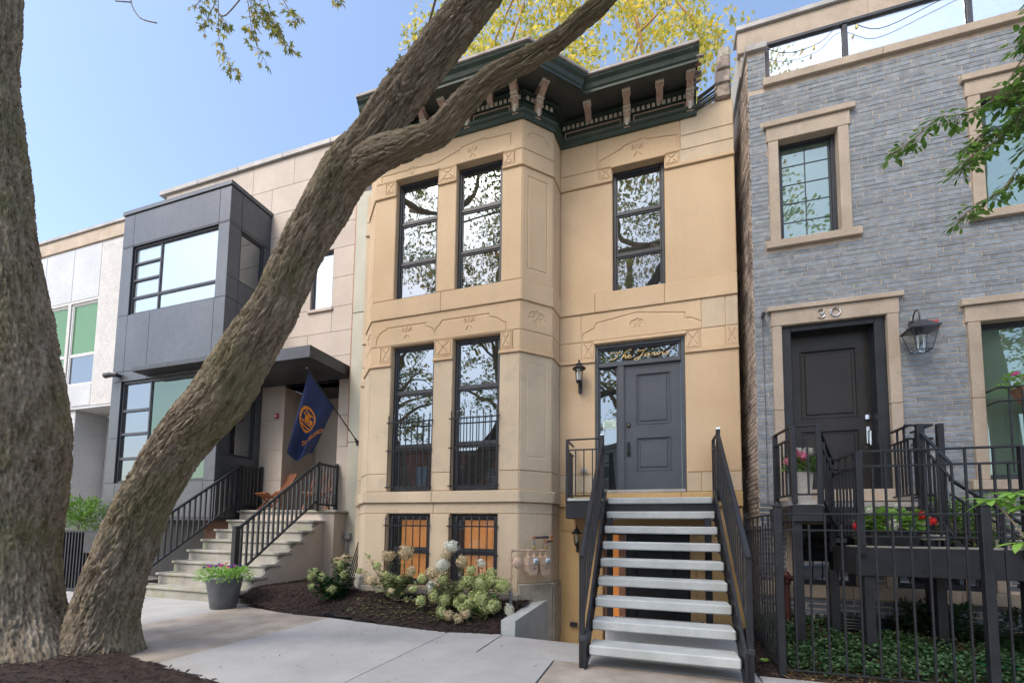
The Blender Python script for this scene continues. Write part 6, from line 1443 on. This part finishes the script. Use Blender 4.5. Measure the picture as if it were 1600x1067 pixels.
# ============================================================ ACROSS THE STREET (seen in the window reflections)
far = []
for i, (x, y, h, rad, lab) in enumerate(((-17, -12.5, 17, 4.2, 'first'), (-8.8, -12, 20, 4.6, 'second'), (-1.5, -12.6, 19, 4.4, 'third'), (6, -12, 20, 4.6, 'fourth'), (14, -12.5, 18, 4.4, 'fifth'))):
    t = thing('opposite_tree', 'tree across the street, %s from the left, mirrored in the window panes' % lab, 'tree', (x, y, 0), 'trees across the street'); r_ = random.Random(100+i)
    mb = MB().tube(smooth_line([(x, y, 0), (x+.3, y, h*.3), (x-.2, y, h*.55), (x+.2, y, h*.95)], 4), [.42-.024*j for j in range(13)], 8)
    for q in range(8):
        a = r_.uniform(0, 6.28); zz = h*r_.uniform(.35, .7); mb.tube(smooth_line([(x, y, zz), (x+math.cos(a)*rad*.5, y+math.sin(a)*rad*.5, zz+rad*.4), (x+math.cos(a)*rad, y+math.sin(a)*rad, zz+rad*.6)], 3), [.13-.014*j for j in range(7)], 6)
    mb.build('trunk', 'bark_sunlit', t, smooth=True)
    lv = MB()
    for q in range(105):
        d = rdir(r_, .15); rr_ = r_.uniform(.3, 1)*rad; cc = (x+d.x*rr_, y+d.y*rr_*.8, h*.60+d.z*rr_*1.9)
        for s_ in range(60):
            e = rdir(r_, 0)*r_.random()**.5*.7; dd = rdir(r_, -.2)*r_.uniform(.14, .24); leafquad(lv, (cc[0]+e.x, cc[1]+e.y, cc[2]+e.z), dd, dd.length*.6, Vector((r_.uniform(-1, 1), r_.uniform(-1, 1), 1)))
    lv.build('crown', 'leaf_opposite', t, 'stuff')
for i, (x0, w, h, m) in enumerate(((-26, 8.5, 8.5, 'red_brick'), (-17, 8.5, 7.6, 'red_brick'), (-8, 8.5, 8, 'white_brick'), (1, 8.5, 7.4, 'red_brick'), (10, 9, 8.2, 'limestone'))):
    t = thing('opposite_house', ('red brick house', 'low red brick house', 'white house', 'red brick house opposite the stair', 'pale stone house')[i]+' across the street, %s of its row' % ('first', 'second', 'third', 'fourth', 'fifth')[i], 'house', (x0+w/2, -21, 0), 'houses across the street')
    fo = Frame((x0+w, -21), (x0, -21)); ops = [(a, a+1.2, z, z+1.9) for a in (1.1, 3.6, 6.1) for z in (1.5, 4.8)]
    mb = MB()
    for p in pieces(w, -.5, h, ops): mb.box(p[0], p[1], 0, .4, p[2], p[3])
    fo.map(mb); mb.build('wall', m, t)
    for o_ in ops: window(fo, t, *o_, [(o_[2]+o_[3])/2], sash=False, depth=.1, glass='glass_dim', mat='white_plastic')
    fbox(fo, 'cornice', 'trim_stone', t, -.1, w+.1, -.25, .4, h, h+.4, .02)
print('objects', len(bpy.data.objects), 'tris', sum(len(m.polygons) for m in bpy.data.meshes))
